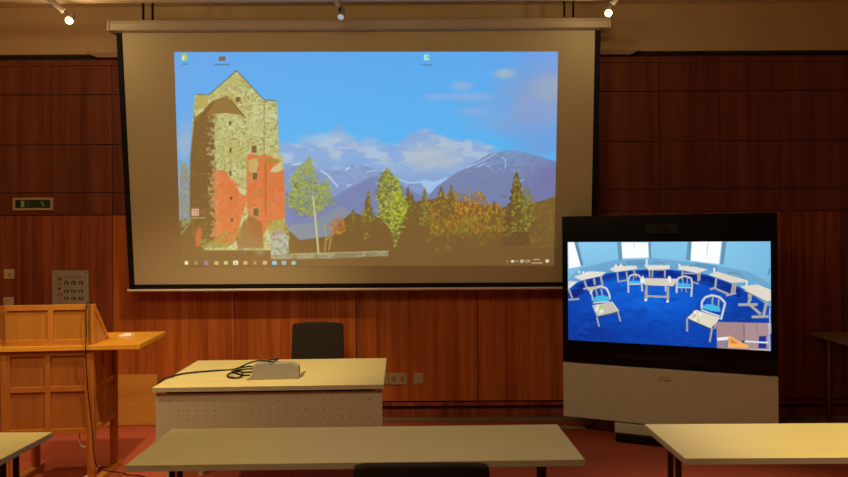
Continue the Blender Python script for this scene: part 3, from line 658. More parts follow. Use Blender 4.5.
bm = bmesh.new(); tube(bm, [SP(X0 - .015, BOTZ - .006), SP(X1 + .01, BOTZ - .006)], .011, 10); new_obj('bottom_bar', bm, 'white_bar', scr, smooth=False)
# case
bm = bmesh.new(); cs = [(0, -.06, 3.19), (0, .05, 3.19), (0, .05, 3.275), (0, -.04, 3.275), (0, -.065, 3.262), (0, -.072, 3.235), (0, -.066, 3.205)]
prism(bm, [(-1.93, y, z) for _, y, z in cs], (3.87, 0, 0)); new_obj('case', bm, 'case', scr, bevel=.004)
new_obj('case_lip', B(((-1.93, -.070, 3.186), (1.94, .045, 3.2))), 'case', scr, bevel=.003)
for s_, ex in ((-1, 1.93), (1, 1.94)):
    bm = bmesh.new(); prism(bm, [(s_ * ex, -.076, 3.183), (s_ * ex, .052, 3.183), (s_ * ex, .052, 3.28), (s_ * ex, -.05, 3.28), (s_ * ex, -.076, 3.25)], (s_ * .02, 0, 0))
    new_obj('case_end_cap', bm, 'case', scr, bevel=.004)
for x in (-2.185, -2.112, 1.108, 1.178):
    bm = B(((x + .5 - .007, -.035, 3.27), (x + .5 + .007, -.022, H - .002))); new_obj('hanger', bm, 'black_edge', scr)
proj = paint_projection()
PM = light_mat('projector_picture', (.28, .25, .153), .85, 1.0, lin(FAB) * .45)
picture('projected_picture', proj, [SP(-1.961, 3.038, -.002), SP(1.066, 3.024, -.002), SP(1.058, 1.330, -.002), SP(-1.981, 1.342, -.002)], PM, scr, (640, 362))

# ------------------------------------------------------------------ ceiling track and spots
tr = thing('light_track', 'slim pale lighting track hanging under the ceiling before the screen', 'light track', (-.7, 4.68, 3.33))
new_obj('rail', B(((-3.4, -.025, -.02), (2.09, .025, .03))), 'track', tr, bevel=.003)
for x in (-2.8, -.6, 1.6):
    bm = bmesh.new(); tube(bm, [(x, 0, .03), (x, 0, H - 3.332)], .006, 8); new_obj('suspension_rod', bm, 'track', tr)
def spot(label, head, aim, rail_dx, lit, name='ceiling_spotlight'):
    t = thing(name, label, 'spotlight', head, 0, 'ceiling spotlights on the track')
    a = Vector(aim).normalized(); hx = Vector((0, 0, 0))
    back = -a * .10
    j = Vector((rail_dx * .5, -.03, .05))
    bm = bmesh.new(); tube(bm, [j + Vector((0, 0, 0)), j + Vector((rail_dx * 2.6, -.03, .115))], .021, 14); new_obj('transformer_tube', bm, 'spot_metal', t, smooth=False)
    bm = bmesh.new(); tube(bm, [j + Vector((0, 0, .01)), Vector((rail_dx * .2, -.01, .03)), back * .4], .008, 8); new_obj('arm', bm, 'black_plastic', t)
    bm = bmesh.new(); tube(bm, [back, back * .55, hx + a * .01], [.014, .026, .028], 20); new_obj('lamp_head', bm, 'spot_metal', t)
    bm = bmesh.new()
    if lit: bmesh.ops.create_uvsphere(bm, u_segments=20, v_segments=12, radius=.027); bmesh.ops.translate(bm, verts=bm.verts, vec=a * .012)
    else: disc(bm, hx + a * .008, .022, a, .008)
    new_obj('bulb', bm, 'bulb' if lit else 'bulb_blue', t, smooth=lit)
    return t
spot('lit ceiling spotlight glowing above the left end of the projection screen', (-2.555, 4.60, 3.155), (.15, -.6, -.7), -.05, True)
spot('small unlit ceiling spotlight above the middle of the projection screen', (-.592, 4.60, 3.17), (0, -.5, -.85), -.016, False)
spot('lit ceiling spotlight glowing above the right end of the projection screen', (1.345, 4.60, 3.185), (-.25, -.6, -.7), .035, True)

# ------------------------------------------------------------------ tables
def t_leg(side, d, h, metal, r=.012):
    """double-column leg with a bracket and a foot, at local x = side"""
    bm = bmesh.new()
    for y in (-.04, .04): tube(bm, [(side, y, .03), (side, y, h - .03)], r, 12)
    bx(bm, (side - .025, -d / 2 + .02, 0), (side + .025, d / 2 - .02, .025)); bx(bm, (side - .012, -d / 2 + .09, h - .02), (side + .012, d / 2 - .09, h - .001))
    return bm
def seminar_table(label, loc, rz, w, d, legs, group=None, th=.024, zt=.74):
    t = thing('seminar_table', label, 'table', loc, rz, group)
    tp = new_obj('tabletop', B(((-w / 2, -d / 2, zt - th), (w / 2, d / 2, zt))), 'beech_top', t, bevel=.003)
    bm = bmesh.new()
    for (a, b_) in (((-w / 2 - .001, -d / 2 - .001, zt - th), (w / 2 + .001, -d / 2 + .0005, zt - .002)), ((-w / 2 - .001, d / 2 - .0005, zt - th), (w / 2 + .001, d / 2 + .001, zt - .002)),
                    ((-w / 2 - .001, -d / 2, zt - th), (-w / 2 + .0005, d / 2, zt - .002)), ((w / 2 - .0005, -d / 2, zt - th), (w / 2 + .001, d / 2, zt - .002))): bx(bm, a, b_)
    new_obj('edge_band', bm, 'edge_band', tp)
    for x in legs: new_obj('leg', t_leg(x, d, zt - th, 'dark_metal'), 'dark_metal', t)
    new_obj('crossbar', B(((legs[0] + .02, -.012, zt - th - .05), (legs[1] - .02, .012, zt - th - .02))), 'dark_metal', t)
    return t
seminar_table('long pale beech table in the front row, behind the black chair back', (-.254, 2.538, 0), .0198, 1.67, .442, (-.735, .72), 'front row of narrow tables')
seminar_table('pale beech table before the video unit, brightest under a lamp', (1.79, 2.555, 0), 0, 1.67, .43, (-.79, .79), 'front row of narrow tables')
seminar_table('pale beech table end in front of the wooden lectern', (-2.42, 2.525, 0), 0, 1.67, .36, (-.77, .77), 'front row of narrow tables')

dk = thing('presenter_desk', 'pale wooden desk with perforated metal front panel holding a cable box', 'desk', (-.883, 3.9325, 0), .0381)
w, d = 1.276, .788
tp = new_obj('tabletop', B(((-w / 2, -d / 2, .714), (w / 2, d / 2, .74))), 'beech_top', dk, bevel=.003)
bm = bmesh.new()
bx(bm, (-w / 2 - .001, -d / 2 - .0015, .714), (w / 2 + .001, -d / 2 + .0005, .738)); bx(bm, (w / 2 - .0005, -d / 2, .714), (w / 2 + .0015, d / 2, .738)); bx(bm, (-w / 2 - .0015, -d / 2, .714), (-w / 2 + .0005, d / 2, .738))
new_obj('edge_band', bm, 'edge_band', tp)
# perforated modesty panel: square cells, each with an octagonal hole
bm = bmesh.new(); px0, px1, pz0, pz1, yy = -.632, .628, .30, .698, -d / 2 + .03
nc = 25; cell = (px1 - px0) / nc; hr = .0038
nr = int((pz1 - pz0 - .035) / cell)
def hole_cell(x0, z0, x1, z1):
    cx, cz = (x0 + x1) / 2, (z0 + z1) / 2
    out = [(x1, cz), (x1, z1), (cx, z1), (x0, z1), (x0, cz), (x0, z0), (cx, z0), (x1, z0)]
    inn = [(cx + hr * math.cos(k * math.pi / 4), cz + hr * math.sin(k * math.pi / 4)) for k in range(8)]
    vo = [bm.verts.new((x, yy, z)) for x, z in out]; vi = [bm.verts.new((x, yy, z)) for x, z in inn]
    for k in range(8): q = (k + 1) % 8; bm.faces.new((vo[k], vo[q], vi[q], vi[k]))
ztop = pz1 - .022
for r_ in range(nr):
    for q in range(nc): hole_cell(px0 + q * cell, ztop - (r_ + 1) * cell, px0 + (q + 1) * cell, ztop - r_ * cell)
zb = ztop - nr * cell
for z0, z1 in ((ztop, pz1), (pz0, zb)): bm.faces.new([bm.verts.new(p) for p in ((px0, yy, z0), (px1, yy, z0), (px1, yy, z1), (px0, yy, z1))])
bmesh.ops.remove_doubles(bm, verts=bm.verts, dist=.0002)
o = new_obj('modesty_panel', bm, 'white_metal', dk); s_ = o.modifiers.new('solid', 'SOLIDIFY'); s_.thickness = .0015; s_.offset = 0
for sx in (-1, 1):
    new_obj('panel_bracket', B(((sx * .56 - .015, yy + .002, .64), (sx * .56 + .015, yy + .05, .714))), 'dark_metal', dk)
    for y in (-.28, .30):
        bm = bmesh.new(); tube(bm, [(sx * .585, y, 0), (sx * .585, y, .714)], .02, 14); new_obj('leg', bm, 'white_metal', dk)
new_obj('under_frame', B(((-.56, -.29, .674), (.56, -.27, .714)), ((-.56, .29, .674), (.56, .31, .714)), ((-.60, -.27, .674), (-.57, .29, .714)), ((.57, -.27, .674), (.60, .29, .714))), 'dark_metal', dk)

# cable box on the desk
cb = thing('cable_box', 'grey folded sheet metal cable box on the presenter desk', 'cable box', (-.874, 3.70, .7405), .09)
bm = bmesh.new(); fr = [(-.135, 0, 0), (.142, 0, 0), (.140, .012, .070), (.095, .014, .092), (-.105, .014, .092), (-.128, .012, .076)]
prism(bm, fr, (0, .055, 0)); new_obj('housing', bm, 'grey_box', cb, bevel=.004)
bm = bmesh.new(); prism(bm, [(-.160, -.004, 0), (-.130, -.004, 0), (-.133, -.004, .016)], (0, .06, 0)); new_obj('flange', bm, 'grey_box', cb); bm = bmesh.new(); prism(bm, [(.137, .04, 0), (.155, .06, 0), (.175, .08, .03), (.15, .06, .026)], (0, .004, 0)); new_obj('flange', bm, 'grey_box', cb)
bm = bmesh.new()
bx(bm, (.1405, .022, .01), (.1415, .050, .05)); new_obj('side_opening', bm, 'dark_hole', cb)
def cable(name, label, pts, r=.005, m='cable', cat='cable'):
    bm = bmesh.new(); tube(bm, smooth_path(pts), r, 8); o = new_obj(name, bm, m, smooth=True); return tag(o, label, cat)
cable('power_cable', 'black cable lying from the far left desk corner to the cable box',
      [(-1.555, 3.66, .69), (-1.54, 3.70, .735), (-1.505, 3.74, .7475), (-1.46, 3.85, .7465), (-1.31, 3.93, .7465), (-1.19, 3.97, .7465), (-1.09, 3.93, .79), (-1.0, 3.80, .83), (-.93, 3.72, .845), (-.885, 3.715, .842), (-.86, 3.74, .853), (-.885, 3.765, .846), (-.92, 3.75, .842), (-.90, 3.80, .81), (-.87, 3.86, .747)])
cable('network_cable', 'black coiled cable bundle beside the grey cable box on the desk',
      [(-1.02, 3.80, .765), (-1.08, 3.82, .758), (-1.14, 3.88, .75), (-1.18, 3.82, .7475), (-1.15, 3.74, .7475), (-1.09, 3.72, .7475), (-1.09, 3.80, .757), (-1.16, 3.92, .757), (-1.10, 4.0, .757), (-1.04, 3.93, .757), (-1.02, 3.84, .765)], .005)
cable('thin_cable', 'short black cable looping low into the side of the cable box',
      [(-1.025, 3.735, .758), (-1.07, 3.74, .757), (-1.12, 3.765, .764), (-1.15, 3.80, .766), (-1.10, 3.86, .768), (-1.03, 3.87, .77)], .005)

# ------------------------------------------------------------------ lectern
lec = thing('wooden_lectern', 'tall reddish wooden lectern with framed panels and a side shelf', 'lectern', (-2.07, 3.975, 0), R(5.5))
# local: x to the left is negative, origin at the near right corner
LW, LD, PW = .55, .40, .042
ZB, ZM, ZT, ZS = .35, .63, .87, 1.155
for (x, y) in ((-PW, 0), (-LW, 0), (-PW, LD - PW), (-LW, LD - PW)):
    new_obj('post', B(((x, y, .03), (x + PW, y + PW, .868))), 'lectern_leg', lec, bevel=.003)
for x in (-PW, -LW):
    bm = bmesh.new(); bx(bm, (x - .004, -.14, 0), (x + PW + .004, LD + .05, .035)); new_obj('foot_runner', bm, 'lectern_wood', lec, bevel=.004)
# front panel of the body: frame + two columns of infill
def framed(x0, x1, z0, z1, midx, midz, y0, name, yt=.012, fw=.033, fs=.035, mf='lectern_wood', mp='lectern_panel', gname='panel_frame'):
    bm = bmesh.new(); xs = [x0] + midx + [x1]; zs = [z0] + midz + [z1]
    bx(bm, (x0, y0, z1 - fw), (x1, y0 + .03, z1)); bx(bm, (x0, y0, z0), (x1, y0 + .03, z0 + fw))
    bx(bm, (x0, y0, z0 + fw), (x0 + fs, y0 + .03, z1 - fw)); bx(bm, (x1 - fs, y0, z0 + fw), (x1, y0 + .03, z1 - fw))
    for m_ in midx: bx(bm, (m_ - fw / 2, y0, z0 + fw), (m_ + fw / 2, y0 + .03, z1 - fw))
    for m_ in midz:
        lo = x0 + fs
        for e in midx + [x1 - fs + fw / 2]: bx(bm, (lo, y0, m_ - fw / 2), (e - fw / 2, y0 + .03, m_ + fw / 2)); lo = e + fw / 2
    f = new_obj(gname, bm, mf, lec, bevel=.002)
    bm = bmesh.new(); bx(bm, (x0 + .01, y0 + yt, z0 + .01), (x1 - .01, y0 + yt + .008, z1 - .01)); new_obj(name, bm, mp, lec)
framed(-LW + PW, -PW, ZB, ZT, [-LW / 2 - .0], [ZM], .004, 'front_panel', fs=.012, mf='lectern_leg', mp='lectern_body_shaded')
# right side, panel turned into the depth
def side_framed(x, name):
    bm = bmesh.new(); y0, y1, fw = PW, LD - PW, .032; ym = (y0 + y1) / 2
    bx(bm, (x - .03, y0, ZT - fw), (x, y1, ZT)); bx(bm, (x - .03, y0, ZB), (x, y1, ZB + fw)); bx(bm, (x - .03, y0, ZM - fw / 2), (x, y1, ZM + fw / 2))
    for a, b_ in ((ZB + fw, ZM - fw / 2), (ZM + fw / 2, ZT - fw)): bx(bm, (x - .03, ym - fw / 2, a), (x, ym + fw / 2, b_))
    new_obj('side_frame', bm, 'lectern_wood', lec, bevel=.002)
    new_obj(name, B(((x - .02, y0, ZB + .01), (x - .012, y1, ZT - .01))), 'lectern_panel', lec)
side_framed(-.006, 'side_panel'); side_framed(-LW + .036, 'side_panel')
# shelf with its long right wing
bm = bmesh.new(); prism(bm, [(-.72, -.02, .872), (.285, -.02, .872), (.275, .55, .872), (-.72, .55, .872)], (0, 0, .032)); new_obj('shelf_top', bm, 'lectern_top', lec, bevel=.003)
# raised screen on the shelf
framed(-LW, -.012, .905, ZS, [-LW / 2 + .02], [], .0, 'upper_panel', gname='upper_frame')
for x, n_ in ((-.034, 1), (-LW, 0)):
    bm = bmesh.new(); z0 = .905
    prism(bm, [(x + .006, .03, z0), (x + .006, .235, z0), (x + .006, .225, z0 + .02), (x + .006, .04, ZS - .02)], (.022, 0, 0)); gs = new_obj('gusset', bm, 'lectern_panel', lec)
    bm = bmesh.new()
    prism(bm, [(x, .0, ZS), (x, .042, ZS), (x, .262, z0), (x, .225, z0), (x, .030, ZS - .045), (x, .030, z0), (x, .0, z0)], (.034, 0, 0)); new_obj('gusset_edge', bm, 'lectern_wood', gs, bevel=.003)
o = cable('microphone_cable', 'thin black cable hanging down the front of the wooden lectern to the floor',
      [(-2.06, 4.06, 1.10), (-2.085, 4.01, 1.158), (-2.10, 3.968, 1.168), (-2.105, 3.955, 1.10), (-2.10, 3.95, 1.0), (-2.095, 3.93, .89), (-2.10, 3.945, .80), (-2.095, 3.955, .62), (-2.08, 3.955, .48), (-2.065, 3.95, .35), (-2.055, 3.95, .22), (-2.045, 4.0, .12), (-2.00, 4.22, .012), (-1.97, 4.2, .008), (-1.85, 4.17, .008), (-1.6, 4.0, .008), (-1.45, 3.9, .008)], .0034)
cable('hanging_white_cable', 'short white cable end hooked beside the lectern leg', [(-2.17, 4.03, .37), (-2.19, 4.03, .33), (-2.185, 4.03, .27), (-2.165, 4.03, .25), (-2.15, 4.03, .252)], .005, 'white_cable')
cable('floor_white_cable', 'white cable on the carpet at the foot of the lectern leg', [(-2.16, 4.22, .06), (-2.20, 4.18, .02), (-2.25, 4.1, .008), (-2.3, 4.0, .008), (-2.4, 3.9, .008)], .006, 'white_cable')
# things on the lectern shelf
bm = bmesh.new()
pr = [(-.045, -.02, 0), (.03, -.035, 0), (.055, .01, 0), (.02, .05, 0), (-.03, .04, 0)]
prism(bm, pr, (0, 0, .006)); prism(bm, [(p[0] * .7 + .01, p[1] * .7, .006) for p in pr], (0, 0, .010))
o = new_obj('folded_paper', bm, 'paper', bevel=.002); o.location = (-2.03, 4.32, .9055); o.rotation_euler = (0, 0, .4)
tag(o, 'small white folded paper lying on the lectern side shelf', 'paper')
bm = bmesh.new(); tube(bm, smooth_path([(0, 0, .008), (.02, .01, .05), (.01, .02, .08)]), .012, 8); o = new_obj('white_handset', bm, 'paper', smooth=True); o.location = (-2.685, 4.06, .905)
tag(o, 'small white object cut by the photo edge, left of the lectern panel', 'handset')

# plywood board leaning on the wall
bm = B(((-.32, 0, 0), (.32, .018, .42))); o = new_obj('plywood_board', bm, 'pine', bevel=.002); o.location = (-2.58, 5.33, .004); o.rotation_euler = (R(-6), 0, 0)
tag(o, 'knotty pine board leaning on the wall between lectern and desk', 'board')

# ------------------------------------------------------------------ wall fittings
YW = D - .008
es = thing('exit_sign', 'dark green emergency exit sign in a pale frame on the wood wall', 'sign', (-3.312, YW, 1.869))
bm = B(((-.168, -.03, -.053), (.168, 0, -.035)), ((-.168, -.03, .035), (.168, 0, .053)), ((-.168, -.03, -.035), (-.15, 0, .035)), ((.15, -.03, -.035), (.168, 0, .035)))
new_obj('frame', bm, 'sign_frame', es, bevel=.002)
new_obj('green_panel', B(((-.15, -.022, -.035), (.15, -.001, .035))), 'sign_green', es)
bm = B(((-.102, -.0235, -.026), (-.074, -.0221, .028))); new_obj('door_pictogram', bm, 'sign_mark', es)
bm = bmesh.new()
tube(bm, [(-.045, -.0228, .021), (-.045, -.0222, .021)], .007, 10)
for p in ([(-.046, .013), (-.038, .013), (-.032, -.006), (-.041, -.006)], [(-.040, -.004), (-.034, -.004), (-.022, -.026), (-.030, -.028)], [(-.044, -.004), (-.038, -.004), (-.05, -.028), (-.057, -.026)], [(-.040, .012), (-.036, .009), (-.024, .0), (-.027, -.004)]):
    prism(bm, [(x, -.0232, z) for x, z in p], (0, .001, 0))
new_obj('running_figure', bm, 'sign_mark_dim', es)
bm = bmesh.new()
prism(bm, [(x, -.0232, z) for x, z in ((.066, .026), (.085, .026), (.085, .008), (.079, .014), (.096, -.018), (.088, -.022), (.072, .012), (.066, .012))], (0, .001, 0))
prism(bm, [(x, -.0232, z) for x, z in ((.058, .018), (.076, .03), (.09, .012), (.072, .004))], (0, .0008, 0))
new_obj('arrow', bm, 'sign_mark', es)

cp = thing('connection_panel', 'grey metal connection panel with rows of sockets behind the lectern', 'wall panel', (-3.006, YW, 1.078))
new_obj('plate', B(((-.155, -.012, -.23), (.155, 0, .226))), 'plate', cp, bevel=.003)
for x in (-.133, .133):
    for z in (.205, -.21): bm = bmesh.new(); disc(bm, (x, -.0125, z), .005, (0, -1, 0), .002, 10); new_obj('screw', bm, 'ink', cp)
new_obj('caption_line', B(((-.05, -.0128, .166), (.10, -.012, .170))), 'ink', cp)
for zi, z in enumerate((.118, .049, -.012, -.075, -.14)):
    for x in (-.032, .028, .09):
        bm = bmesh.new()
        if zi == 0: prism(bm, [(x - .019, -.013, z - .014), (x + .019, -.013, z - .014), (x + .019, -.013, z + .008), (x + .010, -.013, z + .018), (x - .010, -.013, z + .018), (x - .019, -.013, z + .008)], (0, .005, 0), 0)
        else: bx(bm, (x - .019, -.013, z - .014), (x + .019, -.008, z + .013))
        bx(bm, (x - .007, -.015, z - .008), (x + .007, -.0128, z + .008), 1)
        new_obj('socket', bm, ['ink', 'plate'], cp)
bm = bmesh.new(); bx(bm, (-.109, -.013, .142), (-.071, -.008, .166)); bx(bm, (-.098, -.015, .148), (-.082, -.0128, .16), 1); new_obj('switch', bm, ['ink', 'plate'], cp)
bm = bmesh.new(); disc(bm, (-.092, -.012, .073), .010, (0, -1, 0), .006, 12); new_obj('button', bm, 'ink', cp)
bm = bmesh.new(); bx(bm, (-.109, -.013, .012), (-.071, -.008, .036)); bx(bm, (-.101, -.0155, .017), (-.079, -.0128, .031), 1); new_obj('red_button', bm, ['red_key', 'plate'], cp)
for z in (.118, -.012):
    bm = bmesh.new(); tube(bm, [(-.097, -.0135, z - .012), (-.085, -.0135, z - .004), (-.083, -.0135, z + .01)], .003, 6); new_obj('symbol', bm, 'ink', cp)

sw = thing('thermostat', 'upper small ivory wall box with round dial, left of the panel', 'thermostat', (-3.522, YW + .003, 1.276), 0)
new_obj('housing', B(((-.040, -.03, -.042), (.040, 0, .042))), 'ivory', sw, bevel=.005)
bm = bmesh.new(); disc(bm, (.014, -.03, -.006), .013, (0, -1, 0), .008, 20); new_obj('dial', bm, 'ivory_dim', sw)
sw = thing('light_switch', 'lower small ivory switch plate just above the lectern top', 'switch', (-3.532, YW, 1.035), 0)
new_obj('plate', B(((-.043, -.012, -.045), (.043, 0, .045))), 'ivory', sw, bevel=.003)
rk = new_obj('rocker', B(((-.028, -.016, -.03), (.028, -.012, .03))), 'ivory', sw, bevel=.002)
new_obj('indicator', B(((-.006, -.0175, .018), (.006, -.016, .024))), 'ink', rk)

def socket_plate(x, z, n, label, grp=None):
    t = thing('wall_socket', label, 'socket', (x, YW, z), 0, grp); wd = .072
    new_obj('plate', B(((-wd * n / 2 - .004, -.010, -.048), (wd * n / 2 + .004, 0, .048))), 'ivory_dim', t, bevel=.002)
    for i in range(n):
        cx = (i - (n - 1) / 2) * wd
        bm = bmesh.new()
        ring = 24; vo = []; vi = []; vb = []
        disc(bm, (cx, -.0105, 0), .024, (0, 1, 0), .001, ring, 0)
        for s_ in (-1, 1): disc(bm, (cx + s_ * .0095, -.011, 0), .0035, (0, 1, 0), .001, 8, 1)
        bx(bm, (cx - .003, -.0112, .016), (cx + .003, -.0104, .024), 1); bx(bm, (cx - .003, -.0112, -.024), (cx + .003, -.0104, -.016), 1)
        new_obj('socket_insert', bm, ['dark_table', 'dark_hole'], t)
    return t
socket_plate(-.352, .366, 1, 'wall socket half hidden by the right desk corner')
socket_plate(-.228, .366, 2, 'double wall socket on the wood wall right of the desk')
t = thing('blank_plate', 'square blank cover plate right of the double wall socket', 'cover plate', (-.053, YW + .003, .366))
new_obj('plate', B(((-.042, -.010, -.046), (.042, 0, .046))), 'ivory_dim', t, bevel=.002)
new_obj('cover', B(((-.033, -.014, -.036), (.033, -.010, .036))), 'ivory_dim', t, bevel=.002)

# ------------------------------------------------------------------ chairs
def chair(label, loc, rz):
    """local: sitter faces -y; backrest at +y"""
    t = thing('conference_chair', label, 'chair', loc, rz, 'dark upholstered conference chairs')
    # backrest, slightly bowed and tapered
    bm = bmesh.new(); nx, nz = 14, 12; front = []; back = []
    for j in range(nz + 1):
        v = j / nz; z = .50 + .415 * v; wdt = .207 - .012 * v
        for i in range(nx + 1):
            u = i / nx * 2 - 1; zz = z - (.008 * u * u * v); x = u * wdt
            cy = .02 * (1 - u * u) + .03 * v
            if abs(u) == 1 and j == nz: zz -= .006; x *= .99
            front.append(bm.verts.new((x, cy - .018, zz))); back.append(bm.verts.new((x, cy + .014, zz)))
    W_ = nx + 1
    for j in range(nz):
        for i in range(nx):
            a = j * W_ + i
            bm.faces.new((front[a], front[a + 1], front[a + W_ + 1], front[a + W_])); bm.faces.new((back[a + 1], back[a], back[a + W_], back[a + W_ + 1]))
    for i in range(nx):
        bm.faces.new((front[i + 1], front[i], back[i], back[i + 1])); a = nz * W_ + i; bm.faces.new((front[a], front[a + 1], back[a + 1], back[a]))
    for j in range(nz):
        a = j * W_; bm.faces.new((front[a], front[a + W_], back[a + W_], back[a])); a = j * W_ + nx; bm.faces.new((front[a + W_], front[a], back[a], back[a + W_]))
    new_obj('backrest', bm, 'chair_cloth', t, bevel=.008)
    bm = bmesh.new(); bx(bm, (-.215, -.46, .42), (.215, -.03, .475)); new_obj('seat', bm, 'chair_cloth', t, bevel=.02)
    for s_ in (-1, 1):
        bm = bmesh.new(); tube(bm, smooth_path([(s_ * .19, -.40, 0), (s_ * .19, -.41, .2), (s_ * .19, -.40, .41), (s_ * .19, -.38, .415)]), .011, 10); new_obj('leg', bm, 'dark_metal', t)
        bm = bmesh.new(); tube(bm, smooth_path([(s_ * .19, .05, 0), (s_ * .19, 0, .25), (s_ * .19, -.03, .42), (s_ * .17, .01, .56)]), .011, 10); new_obj('leg', bm, 'dark_metal', t)
    for y in (-.38, -.04): bm = bmesh.new(); tube(bm, [(-.19, y, .41), (.19, y, .41)], .01, 8); new_obj('seat_rail', bm, 'dark_metal', t)
    return t
ch = chair('dark chair back standing behind the presenter desk by the wall', (-.822, 4.88, 0), 0)
c2 = copy_tree(ch); c2.location = (-.012, 1.85, 0); c2.rotation_euler = (0, 0, math.pi)
c2['label'] = 'black chair back rising at the bottom edge, before the long table'

# ------------------------------------------------------------------ video conference unit
vc = thing('video_conference_unit', 'tall black video conferencing screen on a cream panel, showing a blue seminar room', 'screen', (1.80, 4.76, 0), -R(22.5))
new_obj('housing', B(((-.762, 0, .575), (.745, .09, 1.725))), 'bezel_matt', vc, bevel=.006)
bm = bmesh.new(); ax0, ax1, az0, az1 = -.717, .700, .748, 1.521
for a, b_ in (((-.757, -.006, .58), (ax0, 0, 1.72)), ((ax1, -.006, .58), (.740, 0, 1.72)), ((ax0, -.006, .58), (ax1, 0, az0)), ((ax0, -.006, az1), (ax1, 0, 1.72))): bx(bm, a, b_)
new_obj('bezel', bm, 'bezel', vc)
vm = light_mat('video_picture', (.01, .01, .01), .3, 1.0)
picture('display', paint_video(), [(ax0, -.002, az1), (ax1, -.002, az1), (ax1, -.002, az0), (ax0, -.002, az0)], vm, vc, (480, 262))
new_obj('speaker_bar', B(((-.36, -.010, .625), (.36, -.006, .665))), 'bezel_matt', vc)
cm = new_obj('camera_housing', B(((-.14, -.03, 1.578), (.11, -.006, 1.655))), 'bezel_matt', vc, bevel=.012)
bm = bmesh.new(); disc(bm, (-.017, -.031, 1.617), .030, (0, -1, 0), .02, 28); new_obj('camera_barrel', bm, 'bezel_matt', cm, bevel=.003)
bm = bmesh.new(); disc(bm, (-.017, -.052, 1.617), .021, (0, -1, 0), .004, 28); new_obj('lens', bm, 'lens', cm)
fp = new_obj('front_panel', B(((-.757, -.015, .145), (.743, .01, .568))), 'front_white', vc, bevel=.004)
new_obj('back_support', B(((-.34, .03, .02), (.34, .09, .575))), 'bezel_matt', vc)
new_obj('plinth', B(((-.365, -.03, .062), (.365, .20, .135))), 'front_white', vc, bevel=.006)
new_obj('base_foot', B(((-.355, -.06, 0), (.355, .30, .060))), 'bezel_matt', vc, bevel=.004)
# logo: nine bars over the word
bm = bmesh.new()
for i, hh in enumerate((.006, .010, .018, .010, .006, .010, .018, .010, .006)):
    x = -.040 + i * .0092; bx(bm, (x - .0018, -.0165, .503), (x + .0018, -.015, .503 + hh))
new_obj('logo_bars', bm, 'logo_ink', fp)
bm = bmesh.new()
def seg(x0, z0, x1, z1): bx(bm, (x0, -.0165, z0), (x1, -.015, z1))
z0_, hh, sw_, lw_ = .479, .015, .0035, .012
for ch_i, chh in enumerate('CISCO'):
    x0 = -.041 + ch_i * .0172; w0 = lw_ if chh != 'I' else sw_
    if chh == 'I': x0 += .005; seg(x0, z0_, x0 + sw_, z0_ + hh); continue
    seg(x0, z0_, x0 + w0, z0_ + sw_); seg(x0, z0_ + hh - sw_, x0 + w0, z0_ + hh)
    if chh in 'CO': seg(x0, z0_ + sw_, x0 + sw_, z0_ + hh - sw_)
    if chh == 'O': seg(x0 + w0 - sw_, z0_ + sw_, x0 + w0, z0_ + hh - sw_)
    if chh == 'S': seg(x0, z0_ + hh / 2 - .0015, x0 + w0, z0_ + hh / 2 + .0015); seg(x0, z0_ + hh / 2, x0 + sw_, z0_ + hh - sw_); seg(x0 + w0 - sw_, z0_ + sw_, x0 + w0, z0_ + hh / 2)
new_obj('logo_word', bm, 'logo_ink', fp)

o = new_obj('floor_cable_duct', B(((-.12, -.02, 0), (.12, .02, .014))), 'grey_box', bevel=.004); o.location = (1.185, 5.2, 0)
tag(o, 'flat grey cable duct on the carpet left of the video unit', 'cable duct')
cable('device_cable', 'black cable running from the duct up behind the video unit', [(1.29, 5.2, .012), (1.36, 5.22, .02), (1.45, 5.26, .06), (1.56, 5.24, .12), (1.66, 5.12, .16), (1.70, 5.00, .2)], .007)
cable('device_lead', 'second black cable lying on the carpet behind the cream plinth', [(1.30, 5.19, .01), (1.40, 5.14, .009), (1.50, 5.08, .009), (1.55, 5.12, .02), (1.62, 5.16, .10), (1.66, 5.20, .16)], .006)

# ------------------------------------------------------------------ side table in the dark corner
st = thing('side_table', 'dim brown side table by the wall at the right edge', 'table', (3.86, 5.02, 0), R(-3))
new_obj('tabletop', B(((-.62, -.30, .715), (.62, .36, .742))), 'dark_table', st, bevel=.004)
for x in (-.50, .50):
    for y in (-.2, .28):
        bm = bmesh.new(); tube(bm, [(x, y, 0), (x, y, .715)], .017, 12); new_obj('leg', bm, 'steel', st)
for y in (.27, -.21): new_obj('apron', B(((-.48, y, .66), (.48, y + .02, .715))), 'dark_metal', st)

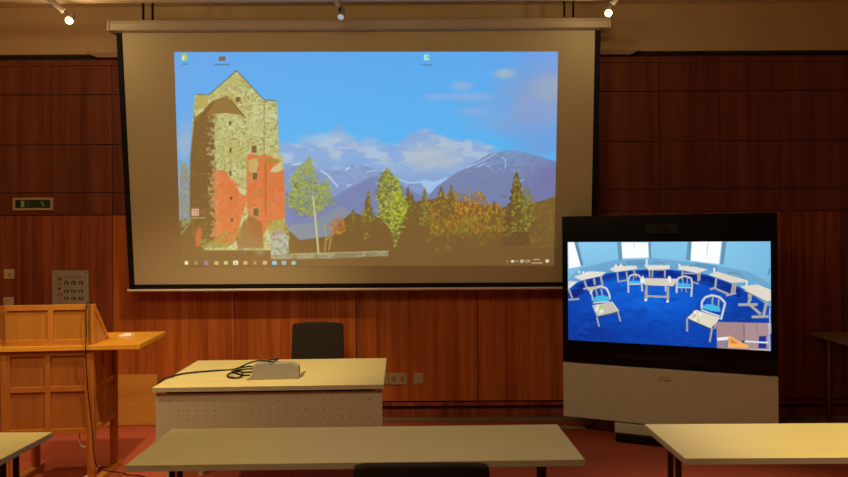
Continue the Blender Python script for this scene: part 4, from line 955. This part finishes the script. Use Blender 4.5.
# ------------------------------------------------------------------ lights: the room's warm halogen lamps and an added floor fill
WARM = (1.0, .72, .36)
def spotlight(name, loc, to, power, angle, blend=.6, size=.05, col=WARM):
    l = bpy.data.lights.new(name, 'SPOT'); l.energy = power; l.color = col; l.spot_size = R(angle); l.spot_blend = blend; l.shadow_soft_size = size
    o = bpy.data.objects.new(name, l); COL.objects.link(o); o.location = loc
    o.rotation_euler = (Vector(to) - Vector(loc)).to_track_quat('-Z', 'Y').to_euler(); return o
def point(name, loc, power, size=.15, col=WARM):
    l = bpy.data.lights.new(name, 'POINT'); l.energy = power; l.color = col; l.shadow_soft_size = size
    o = bpy.data.objects.new(name, l); COL.objects.link(o); o.location = loc; return o
def area(name, loc, to, power, sx, sy_, col=WARM):
    l = bpy.data.lights.new(name, 'AREA'); l.shape = 'RECTANGLE'; l.size = sx; l.size_y = sy_; l.energy = power; l.color = col
    o = bpy.data.objects.new(name, l); COL.objects.link(o); o.location = loc
    o.rotation_euler = (Vector(to) - Vector(loc)).to_track_quat('-Z', 'Y').to_euler(); return o
spotlight('desk_lamp', (-.85, 3.25, 3.42), (-1.55, 4.25, .5), 250, 66, .8)
spotlight('table_lamp', (2.3, 1.9, 3.42), (2.0, 2.55, .74), 350, 50, .8)
spotlight('left_table_lamp', (-2.6, 2.1, 3.42), (-2.5, 3.3, .4), 150, 60, .8)
area('room_lamps', (-1.4, 1.0, 3.48), (-1.0, 4.6, 1.6), 62, 2.4, 1.2)
spotlight('corner_floor_fill', (-3.7, 4.7, 3.42), (-2.4, 4.45, 0), 330, 32, .7)  # unseen spot added to brighten the carpet behind the lectern
point('track_glow_left', (-2.55, 4.53, 3.10), 4, .03)
point('track_glow_right', (1.33, 4.53, 3.13), 3, .03)

wld = bpy.data.worlds.new('world'); S.world = wld; wld.use_nodes = True
wld.node_tree.nodes['Background'].inputs[0].default_value = (.30, .16, .07, 1); wld.node_tree.nodes['Background'].inputs[1].default_value = .1

# ------------------------------------------------------------------ camera
cam = bpy.data.cameras.new('camera'); co = bpy.data.objects.new('camera', cam); COL.objects.link(co)
cam.sensor_width = 36; cam.lens = 636 / 848 * 36
co.location = (0, 0, 1.55)
co.rotation_euler = (Matrix.Rotation(math.pi / 2 + .0013, 4, 'X') @ Matrix.Rotation(-.0059, 4, 'Z')).to_euler()
S.camera = co
v = S.view_settings; v.view_transform = 'Standard'; v.look = 'None'; v.gamma = 1; v.use_curve_mapping = False; v.exposure = 0
